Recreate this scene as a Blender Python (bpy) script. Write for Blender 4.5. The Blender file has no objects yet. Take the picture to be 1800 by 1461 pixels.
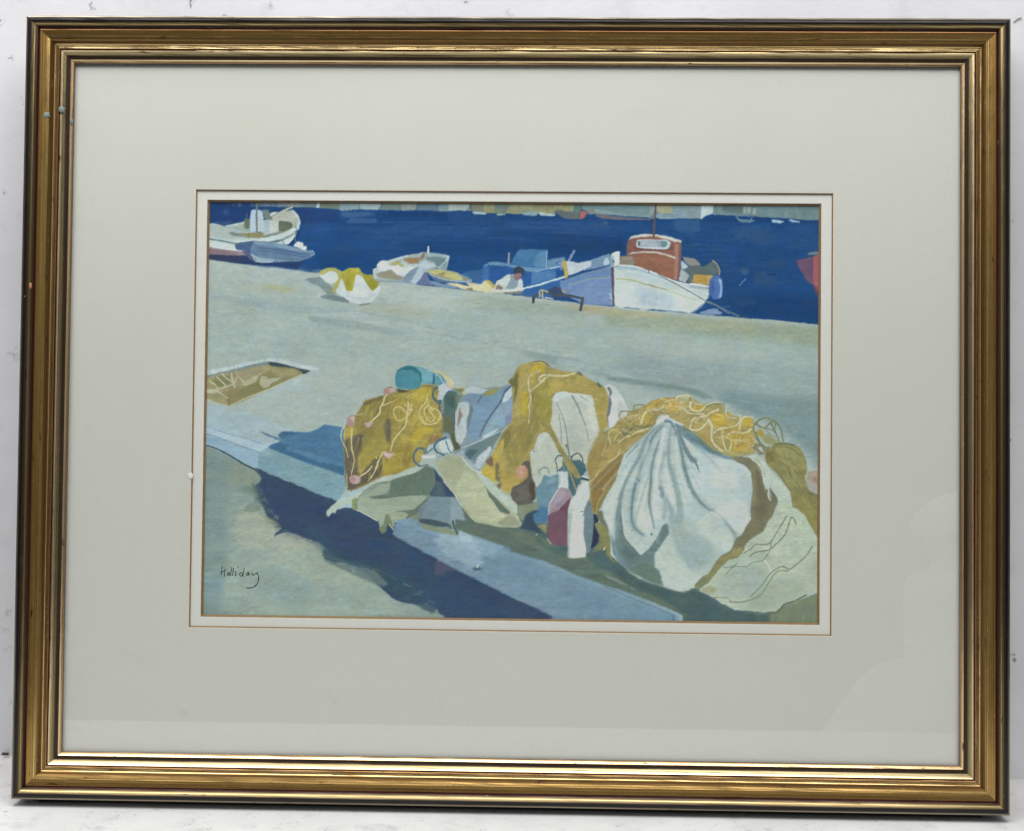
# A framed gouache leaning on a white wall, built as meshes with procedural materials.
import bpy, math, random
import numpy as np
from mathutils import Matrix, Vector
# ---------------------------------------------------------------- the gouache picture, as brush shapes
TL = {'A':(340,340,6.4286),'B':(600,340,6.4286),'C':(860,340,6.4286),'D':(1060,340,6.641),'E':(1240,340,5.618),
      'F':(340,540,6.4286),'G':(340,740,6.4286),'H':(340,900,6.4286),'I':(560,620,6.4286),'J':(560,780,6.4286),
      'K':(780,620,6.4286),'L':(780,780,6.4286),'M':(1000,660,6.4286),'N':(1000,860,6.4286),
      'O':(1200,680,6.923),'Q':(1200,880,6.642),'P':(360,715,3.3333),'R':(900,715,3.3333),'S':(900,350,3.3333),'U':(360,350,3.3333),'Z':(0,0,1.0)}
OPS = []
cur = ['Z']
def t(k): cur[0] = k
def pts(s):
    ox, oy, sc = TL[cur[0]]
    o = []
    for w in s.split():
        a, b = w.split(',')
        o.append((ox+float(a)/sc, oy+float(b)/sc))
    return o
def p(c, s, b=0, a=1.0, n=.035): OPS.append(('p', c, pts(s), b, a, n))
def s(c, w, q, a=1.0, w2=None, b=0): OPS.append(('s', c, pts(q), w, w if w2 is None else w2, a, b))
def inside(q, x, y):
    k = False
    for i in range(len(q)):
        (x1, y1), (x2, y2) = q[i], q[i-1]
        if (y1 > y) != (y2 > y) and x < (x2-x1)*(y-y1)/(y2-y1)+x1: k = not k
    return k
_d = random.Random(11)
def dabs(q, cols, n, ln, wd, ang, al=.5, spread=.35):
    q = pts(q); xs = [v[0] for v in q]; ys = [v[1] for v in q]
    for _ in range(n):
        x = _d.uniform(min(xs), max(xs)); y = _d.uniform(min(ys), max(ys))
        an = math.radians(ang)+_d.uniform(-spread, spread); L = ln*_d.uniform(.5, 1.3); dx, dy = math.cos(an)*L, math.sin(an)*L
        if not (inside(q, x, y) and inside(q, x+dx, y+dy)): continue
        bx, by = -dy*_d.uniform(-.15, .15), dx*_d.uniform(-.15, .15); w_ = wd*_d.uniform(.6, 1.4)
        OPS.append(('s', _d.choice(cols), [(x, y), (x+dx/2+bx, y+dy/2+by), (x+dx, y+dy)], w_, w_*.5, al*_d.uniform(.6, 1.2), .4))
# sea
t('Z'); p((33,77,134),'350,340 1455,340 1455,590 350,590')
p((38,72,126),'355,360 560,360 545,395 355,400',b=6); dabs('372,372 1436,392 1436,560 1200,545 1000,470 560,475 372,450', ((52,90,138),(28,66,120),(44,84,136),(36,74,124),(60,98,146)), 420, 30, 2.6, 1, .32, .05); p((28,70,126),'660,372 900,376 1050,384 1445,382 1445,392 660,388',b=2)
p((42,82,136),'600,398 1000,404 1050,414 820,418 600,410',b=5,a=.7); p((28,68,122),'700,424 1100,420 1100,452 700,446',b=6,a=.7)
p((30,70,122),'560,440 760,436 800,470 560,480',b=8,a=.6); p((40,84,138),'1270,400 1440,400 1440,440 1300,430',b=8,a=.5)
p((30,66,116),'1260,520 1440,520 1440,572 1300,556',b=8,a=.7)
t('A'); p((35,66,122),'170,120 680,150 640,300 500,320 460,330 350,345 170,350',b=2)
p((60,92,142),'320,200 360,185 430,230 400,245 350,235',b=2,a=.7); p((64,94,140),'230,330 450,315 455,330 360,360 200,345',b=1,a=.7)
p((34,64,120),'1140,190 1660,200 1640,260 1700,330 1230,350 1220,290',b=3,a=.7); p((40,82,140),'1250,360 1800,365 1800,420 1250,430',b=5,a=.5)
p((66,104,152),'1740,320 1800,290 1800,330 1730,340',b=1)
t('B'); p((60,98,146),'0,215 250,208 400,238 300,262 120,275 0,262',b=1,a=.85); p((56,94,146),'60,330 120,282 400,286 412,335 250,345 80,350',b=1,a=.85)
p((27,64,118),'530,200 1200,215 1200,262 530,262',b=1,a=.9); p((25,66,122),'0,340 600,352 600,375 0,365',b=2,a=.8)
p((42,80,136),'1200,220 1800,250 1800,330 1200,310',b=3,a=.6); p((27,64,118),'1180,350 1300,340 1290,362 1200,366',b=1)
s((66,100,146),1.0,'460,330 900,335 1180,340',a=.35); s((60,98,146),1.2,'1000,375 1400,390 1800,400',a=.4); s((26,62,116),1.2,'1400,470 1600,480 1800,476',a=.6)
s((60,98,146),1.6,'700,520 1100,530 1500,545',a=.3)
t('C'); p((46,84,140),'150,300 900,320 1300,300 1400,420 900,430 500,400 150,370',b=4,a=.6); p((27,64,118),'0,420 700,430 1400,480 1550,470 1540,560 700,520 0,480',b=4,a=.5)
p((30,66,114),'650,560 1100,540 1500,560 1540,650 1000,700 650,700',b=5,a=.6); s((58,94,142),1.5,'0,500 300,520 560,545',a=.5); s((60,96,144),1.3,'200,380 500,395 700,400',a=.4)
s((64,96,140),1.5,'700,440 1000,450 1450,490',a=.35); p((60,100,152),'1280,300 1340,310 1330,370 1290,360',b=2,a=.7)
t('D'); p((50,92,140),'820,300 1140,302 1140,440 980,470 880,450 820,420',b=2,a=.8); p((30,70,122),'150,460 480,450 470,500 150,520',b=3,a=.6)
p((28,68,120),'1150,300 1461,265 1461,330 1160,340',b=3,a=.7); s((26,60,112),1.5,'1150,440 1300,430 1461,420',a=.6)
t('E'); p((48,82,126),'470,770 700,780 715,890 600,905 470,895',b=2,a=.8); p((46,80,126),'600,900 700,905 695,950 600,945',b=1,a=.7)
s((92,122,166),2.0,'335,910 365,875 392,850',w2=3); p((62,94,136),'290,768 340,740 420,740 430,790 400,830 370,790 340,765',b=2,a=.8)
p((52,86,130),'290,330 520,340 700,480 520,520 400,460 300,470',b=5,a=.6); p((26,60,108),'590,540 800,545 780,575 600,565',b=3,a=.7); p((26,58,106),'600,798 690,792 690,806 620,815',b=1)
p((48,82,128),'640,640 780,660 760,740 700,760 640,730',b=4,a=.6); p((26,60,108),'770,745 805,735 800,765 775,765',b=2,a=.7); p((44,82,128),'250,1000 520,1040 480,1100 260,1080',b=5,a=.5)
for k in range(150):
    x = 380+(k*263)%1050; y = 388+(k*97)%165
    OPS.append(('s', ((52,92,144),(26,62,116),(44,84,134))[k%3], [(x,y),(x+18+(k*13)%40,y+1+(k%3)),(x+40+(k*29)%60,y+3)], 1.1+(k%4)*.8, .6, .36, .8))
# far shore
t('A'); p((112,132,138),'170,100 1400,120 1800,130 1800,190 1640,180 1400,160 1100,158 900,150 640,146 300,138 170,130',n=.06); p((150,165,165),'450,135 680,138 680,146 440,142'); p((112,124,112),'1400,120 1670,120 1670,178 1420,165')
s((190,210,215),3,'1395,158 1418,152'); 
t('B'); p((125,152,162),'-10,120 210,120 210,185 0,200 -20,195'); p((152,172,178),'210,120 470,120 415,185 215,188'); p((112,130,126),'415,185 480,125 670,120 670,198 560,190')
p((136,146,142),'668,120 870,120 840,190 700,200 668,196'); p((92,122,140),'840,190 880,120 1095,118 1095,200'); p((118,146,158),'1095,118 1215,118 1205,205 1100,205')
p((156,172,174),'1210,118 1470,118 1450,155 1395,205 1365,195 1205,205'); p((130,142,138),'1450,155 1480,200 1410,200'); p((122,130,110),'1470,118 1800,118 1800,245 1740,225 1480,205 1462,160'); p((98,124,120),'1740,120 1810,120 1810,240 1740,220')
p((165,190,196),'1480,205 1560,208 1640,222 1630,240 1490,236'); p((150,178,182),'1755,240 1800,225 1830,245 1770,250')
t('C'); p((138,140,106),'-60,120 960,120 950,215 750,200 740,240 560,235 345,236 180,232 60,228 -60,222',n=.06); p((108,126,118),'70,120 235,130 180,232 60,226'); p((150,152,118),'240,130 520,130 500,190 260,200',b=3,a=.6)
p((126,160,170),'365,236 395,215 540,205 545,248 490,258 410,250'); p((164,190,194),'560,208 650,230 748,235 745,256 620,256 568,245'); p((140,170,178),'80,238 180,232 185,246 90,250')
p((98,108,112),'745,185 800,185 870,210 955,215 1035,205 1045,292 930,292 840,282 790,250 748,225'); p((90,124,124),'950,130 1045,140 1035,210 952,218'); p((150,152,112),'790,150 950,150 950,210 870,208')
p((176,98,92),'1030,205 1060,200 1115,205 1105,240 1070,280 1030,292'); p((112,142,150),'1045,130 1820,120 1820,276 1560,262 1300,238 1110,240 1112,205 1045,180'); p((132,158,160),'1190,180 1500,230 1820,250 1820,276 1560,262 1300,238 1180,215',b=1,a=.8); p((140,124,120),'1135,185 1185,180 1190,215 1140,215',b=1,a=.8)
p((114,108,116),'1195,236 1300,242 1500,272 1820,290 1820,304 1500,302 1290,290 1210,262')
t('D'); p((138,154,150),'545,130 630,130 620,240 545,262'); p((162,162,126),'620,130 820,130 818,242 700,245 625,238'); p((126,150,160),'618,238 820,244 820,120 1150,120 1150,302 900,295 750,302 618,296'); p((110,140,150),'1000,210 1090,215 1080,280 1000,270',b=2,a=.6)
p((182,202,208),'1145,120 1305,120 1295,235 1215,262 1175,275 1150,312 1135,300'); p((106,134,138),'1300,120 1480,120 1480,250 1285,240')
p((125,140,140),'545,255 618,238 615,300 540,295',a=.8)
t('E'); p((110,138,144),'80,100 1150,100 1150,265 1040,268 800,248 560,232 300,214 70,208',n=.05); p((92,116,120),'165,135 375,135 365,205 165,180',b=1); p((140,162,164),'80,206 300,212 300,218 70,214'); p((150,165,158),'370,140 400,140 395,200 370,198'); p((150,165,158),'415,140 450,140 432,205 415,200'); p((148,162,156),'470,150 505,140 495,215 462,210')
p((150,172,180),'300,216 560,230 820,250 800,254 540,240 300,224',a=.6); p((32,68,118),'460,232 620,240 800,256 780,268 600,258 470,250',a=.9)
p((98,134,152),'298,225 312,225 330,255 440,262 460,225 462,262 502,270 440,292 360,288 315,268'); p((160,190,212),'648,258 700,262 782,280 740,298 655,288'); p((150,182,208),'808,260 850,262 930,280 925,292 850,286'); s((150,165,150),1.2,'1117,165 1113,215')
# quay
t('Z')
Q0='350,455 366,456 421,464.4 443,467.6 489,472.2 561,481 668,495.6 709,497 756,503.3 833,512 880,516 938,523.6 984,529 1023,534 1081,539.5 1140,546 1205,550 1280,557 1311,560 1354,562.5 1440,571.4 1455,573 1455,1105 350,1105'
p((162,180,177),Q0,n=.022)
p((166,182,176),'350,455 560,482 700,500 940,526 940,560 700,540 500,520 350,500',b=9,a=.7); p((155,174,171),'350,500 700,540 1100,600 1100,700 700,640 350,640',b=20,a=.5)
p((150,164,146),'1060,545 1450,578 1450,612 1200,590 1060,572',b=5,a=.95); p((158,166,138),'1180,556 1330,566 1330,590 1180,580',b=8,a=.6); p((170,166,130),'985,534 1100,544 1190,556 1100,560 1000,548',b=4,a=.8); p((176,160,118),'1020,538 1060,541 1050,548 1020,545',b=2,a=.8)
p((146,162,148),'850,520 985,534 1050,560 850,548 780,528',b=4,a=.6); p((150,172,166),'700,545 1200,600 1440,640 1440,610 1200,580 800,540',b=10,a=.6)
p((140,160,162),'1100,620 1450,650 1450,740 1200,700 1060,660',b=14,a=.9); p((120,146,150),'1250,690 1450,700 1450,830 1410,790 1350,740 1290,720',b=10,a=.9); p((146,168,168),'1280,640 1445,660 1445,700 1300,680',b=8,a=.7)
p((180,195,192),'560,500 720,506 860,530 800,548 640,525 560,520',b=8,a=.35); p((168,172,146),'620,530 760,540 760,560 640,548',b=6,a=.5); p((170,176,150),'430,500 520,505 540,515 450,512',b=4,a=.6); p((176,176,128),'462,499 480,500 518,508 512,514 470,509',b=2.5,a=.8)
p((142,160,164),'355,520 480,546 620,560 760,588 1000,635 1000,626 780,578 640,548 490,535 355,514',b=2,a=.5); p((172,188,186),'570,552 700,575 880,605 1000,632 1000,626 800,585 620,548',b=2,a=.6)
p((138,158,160),'540,556 600,562 680,576 720,588 690,590 600,574 548,566',b=2,a=.7); p((136,158,158),'920,616 1010,632 1080,655 1200,690 1200,700 1080,668 1000,645 920,628',b=3,a=.8); p((158,178,182),'980,630 1060,644 1160,680 1130,680 1050,655 980,640',b=2,a=.8)
p((118,142,140),'1060,662 1100,664 1150,672 1180,676 1230,686 1255,700 1240,702 1200,688 1150,680 1100,674 1070,668',b=.8,a=.9); p((150,172,168),'1190,640 1400,650 1440,690 1300,670',b=8,a=.5)
s((148,168,166),1.5,'1250,696 1300,704 1345,712',a=.6); s((112,138,146),4,'1335,706 1360,710 1390,714',a=.6,w2=1,b=1.5); s((112,138,146),3,'1320,722 1350,728 1385,730',a=.5,b=1.5)
for k in range(150):
    x = 370+(k*211)%1060; y = 520+(k*67)%190
    if y < 500+(x-360)*.1: continue
    OPS.append(('s', ((182,196,194),(146,164,160),(164,182,184),(160,170,154))[k%4], [(x,y),(x+9+(k*7)%14,y+2+(k%3)),(x+18+(k*5)%22,y+3+(k%4))], 1.6+(k%3)*.6, .7, .22, .7))
t('Z'); dabs('366,470 560,492 830,520 1060,548 1300,566 1440,576 1440,690 1280,690 1060,660 900,630 700,640 600,700 470,620 366,640', ((172,188,186),(150,170,166),(164,178,164),(178,192,190),(146,166,168)), 420, 26, 4.5, 6, .22, .15)
dabs('370,800 450,845 480,940 560,985 680,1030 770,1078 370,1078', ((150,164,154),(126,148,148),(140,156,146),(158,168,152)), 260, 18, 5, 40, .25, 1.2)
# well with net, left
t('F'); p((182,198,200),'150,715 400,675 640,620 850,580 1000,590 1180,635 1420,690 1420,715 1330,715 1200,690 860,612 600,660 400,720 150,775',b=.8,n=.06); p((170,188,190),'1420,700 1330,745 900,950 880,990 1050,900 1300,800 1400,730',b=1.5,a=.6)
p((152,146,104),'150,780 400,720 650,660 860,615 1330,722 1240,760 840,930 430,1105 400,1112 280,1080 150,1035',n=.06); p((118,140,146),'150,775 400,722 600,670 850,615 850,650 700,672 560,700 480,725 330,745 200,780 150,830',b=.5); p((154,148,112),'480,725 650,680 840,660 850,690 730,730 600,790 520,800')
p((62,82,88),'858,612 1000,640 1180,690 1328,720 1250,762 1215,735 1160,700 1000,680 890,668 858,650'); p((138,132,86),'420,930 600,890 850,720 1100,690 1225,745 1000,850 840,920 600,1040 430,1100 380,1010',b=1.5); p((162,158,106),'880,690 1050,690 1200,730 1180,770 1000,790 900,770',b=2,a=.6)
p((124,128,78),'210,830 300,780 420,780 430,860 370,900 260,900',b=1,a=.8); p((124,126,78),'600,900 700,850 880,870 1010,835 830,925 600,1000 480,990',b=2,a=.6)
c=(178,180,148); s(c,3.5,'155,940 250,935 400,890 470,850 500,780',w2=2); s(c,3,'190,840 250,880 285,925'); s(c,3,'270,790 320,840 380,895'); s(c,3,'330,755 370,800 450,845'); s(c,3,'435,750 440,800 470,900',w2=4); p((172,172,138),'540,880 640,810 740,765 740,790 700,850 610,890'); p((170,170,136),'750,870 760,790 800,775 860,810 1010,790 960,830 880,860 860,900 790,918'); s(c,2.2,'600,880 520,790 480,730'); s(c,3,'275,945 330,990 390,1028',w2=2); s(c,4,'160,955 230,960 280,940'); s((165,165,120),2,'740,770 850,700',w2=1.4)
s((196,190,140),1.3,'430,1105 640,1010 850,930 1040,845 1225,760'); s((186,178,130),1,'155,1040 290,1085 395,1118'); s((112,110,72),1.8,'400,1040 405,1110'); s((90,110,90),1.4,'852,620 852,655')
# left boat
t('A'); p((142,164,172),'170,600 600,640 760,760 1200,740 960,845 660,815 170,745'); p((40,66,112),'170,690 600,700 700,780 1300,690 1180,860 960,835 700,815 520,795 170,745',b=.5); p((60,64,96),'170,700 600,705 620,760 460,780 170,735',b=2,a=.7)
p((178,196,196),'170,345 260,350 420,400 650,430 930,470 1150,380 1180,260 1200,290 1210,330 1195,400 1120,450 1160,430 1160,490 1100,560 1040,580 900,570 860,550 700,540 640,545 480,590 490,640 600,660 600,700 170,615')
p((150,168,160),'355,375 500,350 640,300 640,440 500,420 380,385'); p((178,196,196),'355,372 500,340 560,325 640,300 645,320 580,345 400,385'); p((158,176,176),'170,350 260,352 420,400 640,440 560,480 620,500 400,520 170,480',b=2,a=.7); p((196,212,212),'170,500 420,540 620,530 850,510 1100,430 1130,400 1120,450 1000,510 860,550 700,540 500,568 170,512')
p((118,136,130),'400,445 440,440 560,462 540,480 620,492 800,480 960,430 1080,370 1130,380 980,460 800,502 640,505 520,490 450,485',b=.5); p((176,182,170),'860,230 1090,195 1130,190 1190,270 1180,350 1120,400 980,440 900,460 800,470 760,440 760,300 900,300'); p((190,200,196),'800,320 960,320 960,430 860,460 800,470'); p((160,184,202),'790,310 860,310 865,450 800,470 790,440')
p((176,196,210),'655,190 720,185 790,200 800,310 800,440 640,440 640,300'); p((112,130,120),'785,185 860,185 865,250 900,290 830,300 800,270'); p((190,202,200),'870,225 940,210 980,225 900,270 870,260'); s((176,186,178),4,'895,265 1000,215 1130,150',w2=3); s((120,122,96),1.2,'880,270 1000,200 1080,160 1140,148'); p((98,112,96),'968,312 1100,325 1130,350 1120,390 1040,435 980,435 970,400'); s((96,108,92),1.6,'978,315 975,430')
s((118,124,112),3.4,'716,145 718,300 720,440'); p((104,114,96),'580,290 640,290 640,400 600,405 575,385'); s((100,112,100),1.2,'608,230 605,330'); p((144,138,90),'540,450 800,445 790,500 640,502 600,488 545,478'); s((110,104,72),1,'630,465 620,500')
p((190,204,204),'1090,190 1130,185 1190,260 1215,330 1195,400 1150,440 1175,360 1190,300 1160,240'); p((196,210,212),'1130,395 1200,400 1110,450 960,520 840,555 700,545 860,530 1000,480')
p((92,120,124),'170,508 330,530 480,562 640,545 860,550 1000,520 1150,450 1160,462 1040,520 940,560 860,560 640,558 480,580 330,548 170,524'); p((28,66,118),'1155,465 1200,430 1215,420 1170,540 1110,590 1060,590 1100,555 1150,490'); p((196,208,214),'1150,455 1160,470 1100,560 1040,580 1020,545')
s((90,112,124),1.2,'1010,540 1035,580'); s((110,122,132),1.4,'1155,370 1172,430 1155,500 1160,550'); p((200,214,218),'170,528 470,580 480,635 560,660 360,640 170,600'); p((148,128,138),'170,612 400,645 590,665 605,700 400,700 170,680'); p((130,96,110),'170,630 330,640 520,690 400,700 170,685',b=1,a=.5)
p((72,100,142),'465,578 680,535 720,570 690,600 640,650 550,645 490,638'); p((96,126,158),'640,650 680,540 860,558 1100,600 1310,650 1370,690 1330,730 1200,770 1000,778 720,775 640,690'); p((120,148,174),'680,538 900,565 1110,600 1260,640 1350,650 1370,680 1200,660 1000,620 800,590 700,575'); p((70,100,138),'700,600 820,620 1000,630 1200,675 1340,700 1200,690 1000,660 760,625',b=.5,a=.8); s((70,98,134),1.4,'760,650 1000,680 1270,725'); s((78,108,142),1.2,'700,690 850,735 1190,745')
p((150,172,190),'650,680 760,730 940,750 880,780 730,778 700,730',b=.4); p((132,158,180),'700,690 900,740 1100,760 1000,778 880,780 760,730',b=1,a=.6); p((84,92,128),'550,650 650,650 640,690 720,770 680,770 600,700'); s((186,204,212),1.1,'660,690 730,775 900,778')
p((200,212,220),'1140,580 1180,545 1240,560 1250,600 1215,630 1130,600'); p((206,216,222),'1215,615 1270,592 1290,615 1270,645 1230,640'); s((130,160,188),1.6,'1350,650 1372,690 1330,705')
# small net sack on quay
t('A'); p((124,144,150),'1240,990 1300,960 1440,945 1500,1010 1550,1030 1560,1090 1500,1130 1420,1050 1330,1020 1290,985',b=.4); p((116,136,138),'1430,1170 1520,1140 1620,1150 1700,1180 1770,1235 1650,1228 1500,1200',b=.5); p((128,146,138),'1510,1030 1560,1040 1610,1110 1600,1150 1500,1150',b=1)
t('B'); p((172,170,78),'-60,900 -20,870 0,880 20,880 90,845 200,850 240,900 290,925 350,920 370,970 430,1000 400,1110 300,1150 100,1150 -20,1110 -10,1000')
t('A'); p((174,170,84),'1415,905 1440,880 1520,842 1600,842 1665,880 1700,940 1660,1040 1610,1110 1570,1130 1590,1040 1560,1000 1480,960'); p((194,208,208),'1430,925 1480,920 1540,880 1590,880 1630,910 1640,960 1610,1015 1540,1030 1480,985'); s((174,168,70),2.6,'1560,860 1640,900 1655,960 1620,1080')
t('B'); p((194,208,208),'-62,1110 -20,1010 5,965 30,1000 60,1100 60,1200 -20,1160')
p((194,208,208),'-5,1140 20,1020 0,960 15,970 60,1100 125,1105 150,990 160,925 200,915 240,950 300,1040 360,1105 430,1040 440,1080 400,1170 330,1240 230,1262 100,1230 0,1180')
p((166,160,40),'20,900 90,850 200,850 240,900 210,915 160,925 150,990 125,1105 60,1100 15,970 -10,940'); p((150,146,44),'240,905 350,925 370,970 430,1000 410,1060 350,1105 300,1040 255,960'); p((186,180,66),'100,860 200,852 225,890 160,905',b=1); s((170,165,50),2,'150,870 170,920'); p((130,136,60),'40,1000 80,940 110,1000 90,1090 60,1080',b=2,a=.5)
p((176,190,192),'100,1180 300,1180 400,1100 420,1090 380,1180 250,1250 120,1235',b=3,a=.6); p((118,136,136),'195,1258 250,1248 340,1238 330,1252 240,1270 200,1272'); p((112,134,136),'0,1160 40,1185 95,1225 90,1240 0,1225')
# row boats middle
t('B'); p((150,166,168),'355,880 400,830 520,765 760,700 910,670 980,670 1100,680 1225,710 1190,860 1080,850 960,900 860,1020 700,1010 500,1000 400,990 360,940')
p((176,192,196),'355,860 400,835 410,790 480,755 520,765 740,700 760,710 540,800 600,820 700,760 760,800 870,800 860,840 780,900 700,945 640,930 560,870 480,890 400,900 400,960 600,990 700,985 690,1015 440,1000 370,960')
p((202,212,212),'405,810 440,765 510,760 530,820 620,830 640,805 690,840 800,830 860,830 770,890 720,942 640,928 590,880 540,858 470,888 420,860'); p((146,142,116),'395,905 480,885 560,862 640,930 700,945 680,980 560,972 440,955 400,935'); p((136,158,170),'380,970 560,985 700,985 690,1015 500,1005 400,992'); p((166,164,90),'540,800 640,765 680,800 720,835 690,838 640,805 580,820')
p((158,122,76),'695,755 760,730 900,730 870,790 780,800 740,775'); p((150,120,80),'905,690 950,672 940,730 900,760 890,730'); p((150,172,172),'780,720 905,675 910,700 860,725'); p((108,136,144),'960,720 1120,715 1200,740 1130,820 1080,830 1040,780 960,750'); p((148,170,172),'960,680 1080,685 1200,710 1190,740 1120,715 965,712'); p((176,196,204),'1195,710 1225,708 1215,760 1190,860 1090,855 1130,815 1170,770'); p((126,154,164),'1120,835 1200,760 1190,860 1110,850')
s((214,224,230),2.6,'984,605 984,675',w2=3.2)
p((166,186,200),'780,1010 840,900 900,780 940,755 1000,790 1040,775 1085,830 1000,850 950,880 930,930 870,1000 840,1030'); p((122,146,168),'690,1010 720,930 780,870 880,820 850,890 790,980 770,1020'); p((100,114,146),'840,1030 880,990 940,890 970,900 1000,990 1050,1045 940,1045'); p((188,202,210),'840,830 940,760 1000,790 1050,790 1080,830 1000,845 930,840',b=.5,a=.6)
p((120,148,178),'960,940 1000,990 1100,1000 1250,1020 1320,1080 1200,1070 1060,1050 1000,1010'); p((126,150,170),'975,870 1060,855 1180,865 1300,890 1420,940 1480,980 1440,1005 1300,995 1160,980 1040,940 990,910'); p((186,182,114),'980,872 1080,862 1200,875 1300,900 1370,950 1380,985 1250,985 1160,960 1040,920 990,890'); p((150,140,92),'1080,910 1180,890 1160,935 1120,940'); p((140,142,110),'1370,945 1440,960 1440,985 1370,985'); p((160,150,98),'1040,920 1160,960 1250,985 1240,965 1150,930',b=.5)
p((90,116,152),'980,920 1080,960 1200,990 1440,1000 1500,980 1480,1020 1200,1020 1060,990'); s((168,188,196),1.3,'975,880 1000,915 1100,960 1250,990 1440,1000 1475,975'); p((40,60,104),'1080,1000 1180,1010 1200,1030 1140,1025'); p((40,62,110),'1440,900 1600,860 1600,1000 1500,1030 1480,980')
p((66,120,176),'1340,920 1420,885 1600,860 1600,1000 1500,1030 1480,970',b=1,a=.6); p((58,112,176),'1600,815 1740,780 1800,780 1830,1000 1700,1040 1500,1020 1590,990',n=.05)
p((108,156,194),'1600,815 1740,775 1830,785 1830,815 1650,815')
# blue boat and crouching man
t('C'); p((58,108,170),'-20,780 60,775 380,800 650,860 830,780 830,960 830,1100 700,1190 390,1150 0,1110'); p((44,92,160),'0,815 200,825 380,890 480,890 480,1010 390,1080 100,1000 0,1000',b=1); p((104,148,188),'-20,785 60,775 230,800 380,830 650,850 520,895 380,870 200,825 0,812'); p((76,126,184),'480,890 750,870 755,960 480,1030',b=.6)
p((66,120,170),'245,790 330,640 450,632 660,640 645,850 500,830 300,800',n=.05); p((86,134,174),'500,830 530,700 580,660 665,640 645,850'); p((92,138,172),'655,760 740,740 855,718 860,780 780,770 740,800 775,800 770,830 655,860'); s((126,162,196),2,'525,890 640,855 830,820'); s((150,186,216),2.2,'700,850 830,820'); s((160,160,158),3,'222,680 218,795'); s((124,140,190),5,'905,750 960,655',w2=4); s((160,180,208),1,'645,660 650,850'); p((38,84,152),'640,900 830,850 830,940 760,960 755,880',b=1); p((50,100,166),'390,1080 640,1040 800,990 830,1120 700,1190 400,1150',b=1.5); p((116,150,196),'770,790 830,770 830,870 800,870 810,820')
p((118,142,176),'700,745 860,725 850,770 720,775',a=.4)
p((196,190,150),'-260,1010 -180,1015 -80,1040 0,1060 60,1070 80,1100 380,1100 300,1120 0,1120 -60,1110 -170,1090 -230,1050')
t('B'); p((214,204,160),'1190,1020 1300,1018 1400,1040 1450,1050 1570,1030 1620,990 1660,985 1740,1050 1760,1000 1800,975 1850,1000 1850,1135 1640,1125 1490,1100 1400,1090 1290,1060'); p((186,160,64),'1620,985 1670,985 1740,1055 1710,1065'); p((138,128,108),'1400,1080 1480,1065 1490,1105 1440,1100'); p((150,132,116),'1735,1090 1770,1045 1800,1035 1860,1090',a=.9); s((200,206,190),2,'1745,1040 1760,1000 1800,980 1850,975')
t('C'); p((212,200,150),'-60,1000 0,1010 60,1080 70,1110 380,1105 300,1130 0,1120 -60,1110'); s((196,164,50),4,'-5,1000 45,1060'); p((196,200,188),'0,1080 380,1090 380,1110 130,1120 0,1112')
p((188,204,204),'60,1070 110,990 200,925 250,915 240,960 300,980 350,960 385,1020 380,1090 250,1110 150,1100 60,1092'); p((130,156,172),'245,915 290,910 285,960 330,990 315,1060 270,1085 170,1080 200,1050 240,970'); p((140,116,104),'70,1085 80,1040 110,1025 160,1065 145,1090'); p((192,206,204),'60,1070 100,1010 200,925 240,930 235,970 180,1060 145,1060 100,1030 75,1040'); p((194,208,208),'320,1080 340,970 360,960 385,1020 380,1085')
p((144,108,112),'285,900 370,905 370,930 330,990 290,980 275,945'); p((56,72,88),'268,880 290,840 330,820 390,850 405,880 395,915 380,940 370,905 330,900 290,915 265,905'); s((228,230,214),1.8,'150,1105 370,1088 390,1078'); p((120,124,122),'130,1125 250,1118 370,1105 370,1140 300,1140 180,1132')
s((190,214,232),3,'388,1078 560,1035 700,990 845,948',w2=3.6)
# big boat
p((110,142,190),'800,1000 880,970 1150,880 1370,820 1380,780 1410,800 1415,1275 1060,1250 860,1150 820,1120'); p((190,204,220),'870,770 900,760 1000,790 1160,755 1160,830 1060,870 950,910 890,930')
p((118,150,182),'1155,750 1260,715 1365,685 1365,810 1160,860 1060,880 1155,830'); p((182,200,222),'1285,800 1300,740 1340,725 1365,800 1310,820'); p((120,148,168),'1340,730 1375,710 1410,830 1370,830 1360,780')
p((98,134,184),'800,1000 1000,930 1200,880 1370,870 1375,950 1100,960 900,1040 830,1110',b=1.5,a=.7); s((140,158,150),2,'900,1035 1000,1010 1150,970 1370,950',a=.9); s((110,140,160),1.5,'830,1020 950,950 1200,890 1370,860',a=.6); p((118,146,188),'900,1080 1370,980 1390,1270 1070,1240 900,1140',b=4,a=.6)
p((196,166,76),'820,760 870,765 870,820 890,900 885,960 845,968 848,900 825,830'); s((236,226,200),1,'866,770 885,900',a=.7); p((170,160,110),'820,1100 850,1080 860,1130 830,1130',b=.6,a=.8)
t('D'); p((190,206,206),'128,870 195,840 380,855 560,910 830,1030 1010,1060 1230,1085 1230,1140 1240,1190 1180,1280 1020,1395 960,1390 660,1360 145,1325'); p((150,178,196),'180,845 380,868 540,918 720,990 960,1070 1230,1100 1235,1130 1000,1085 800,1040 600,960 400,900 200,890 140,890',b=1); p((168,190,200),'200,900 400,930 640,1000 900,1100 960,1150 800,1110 560,1020 300,960 150,930',b=4,a=.8)
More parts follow.
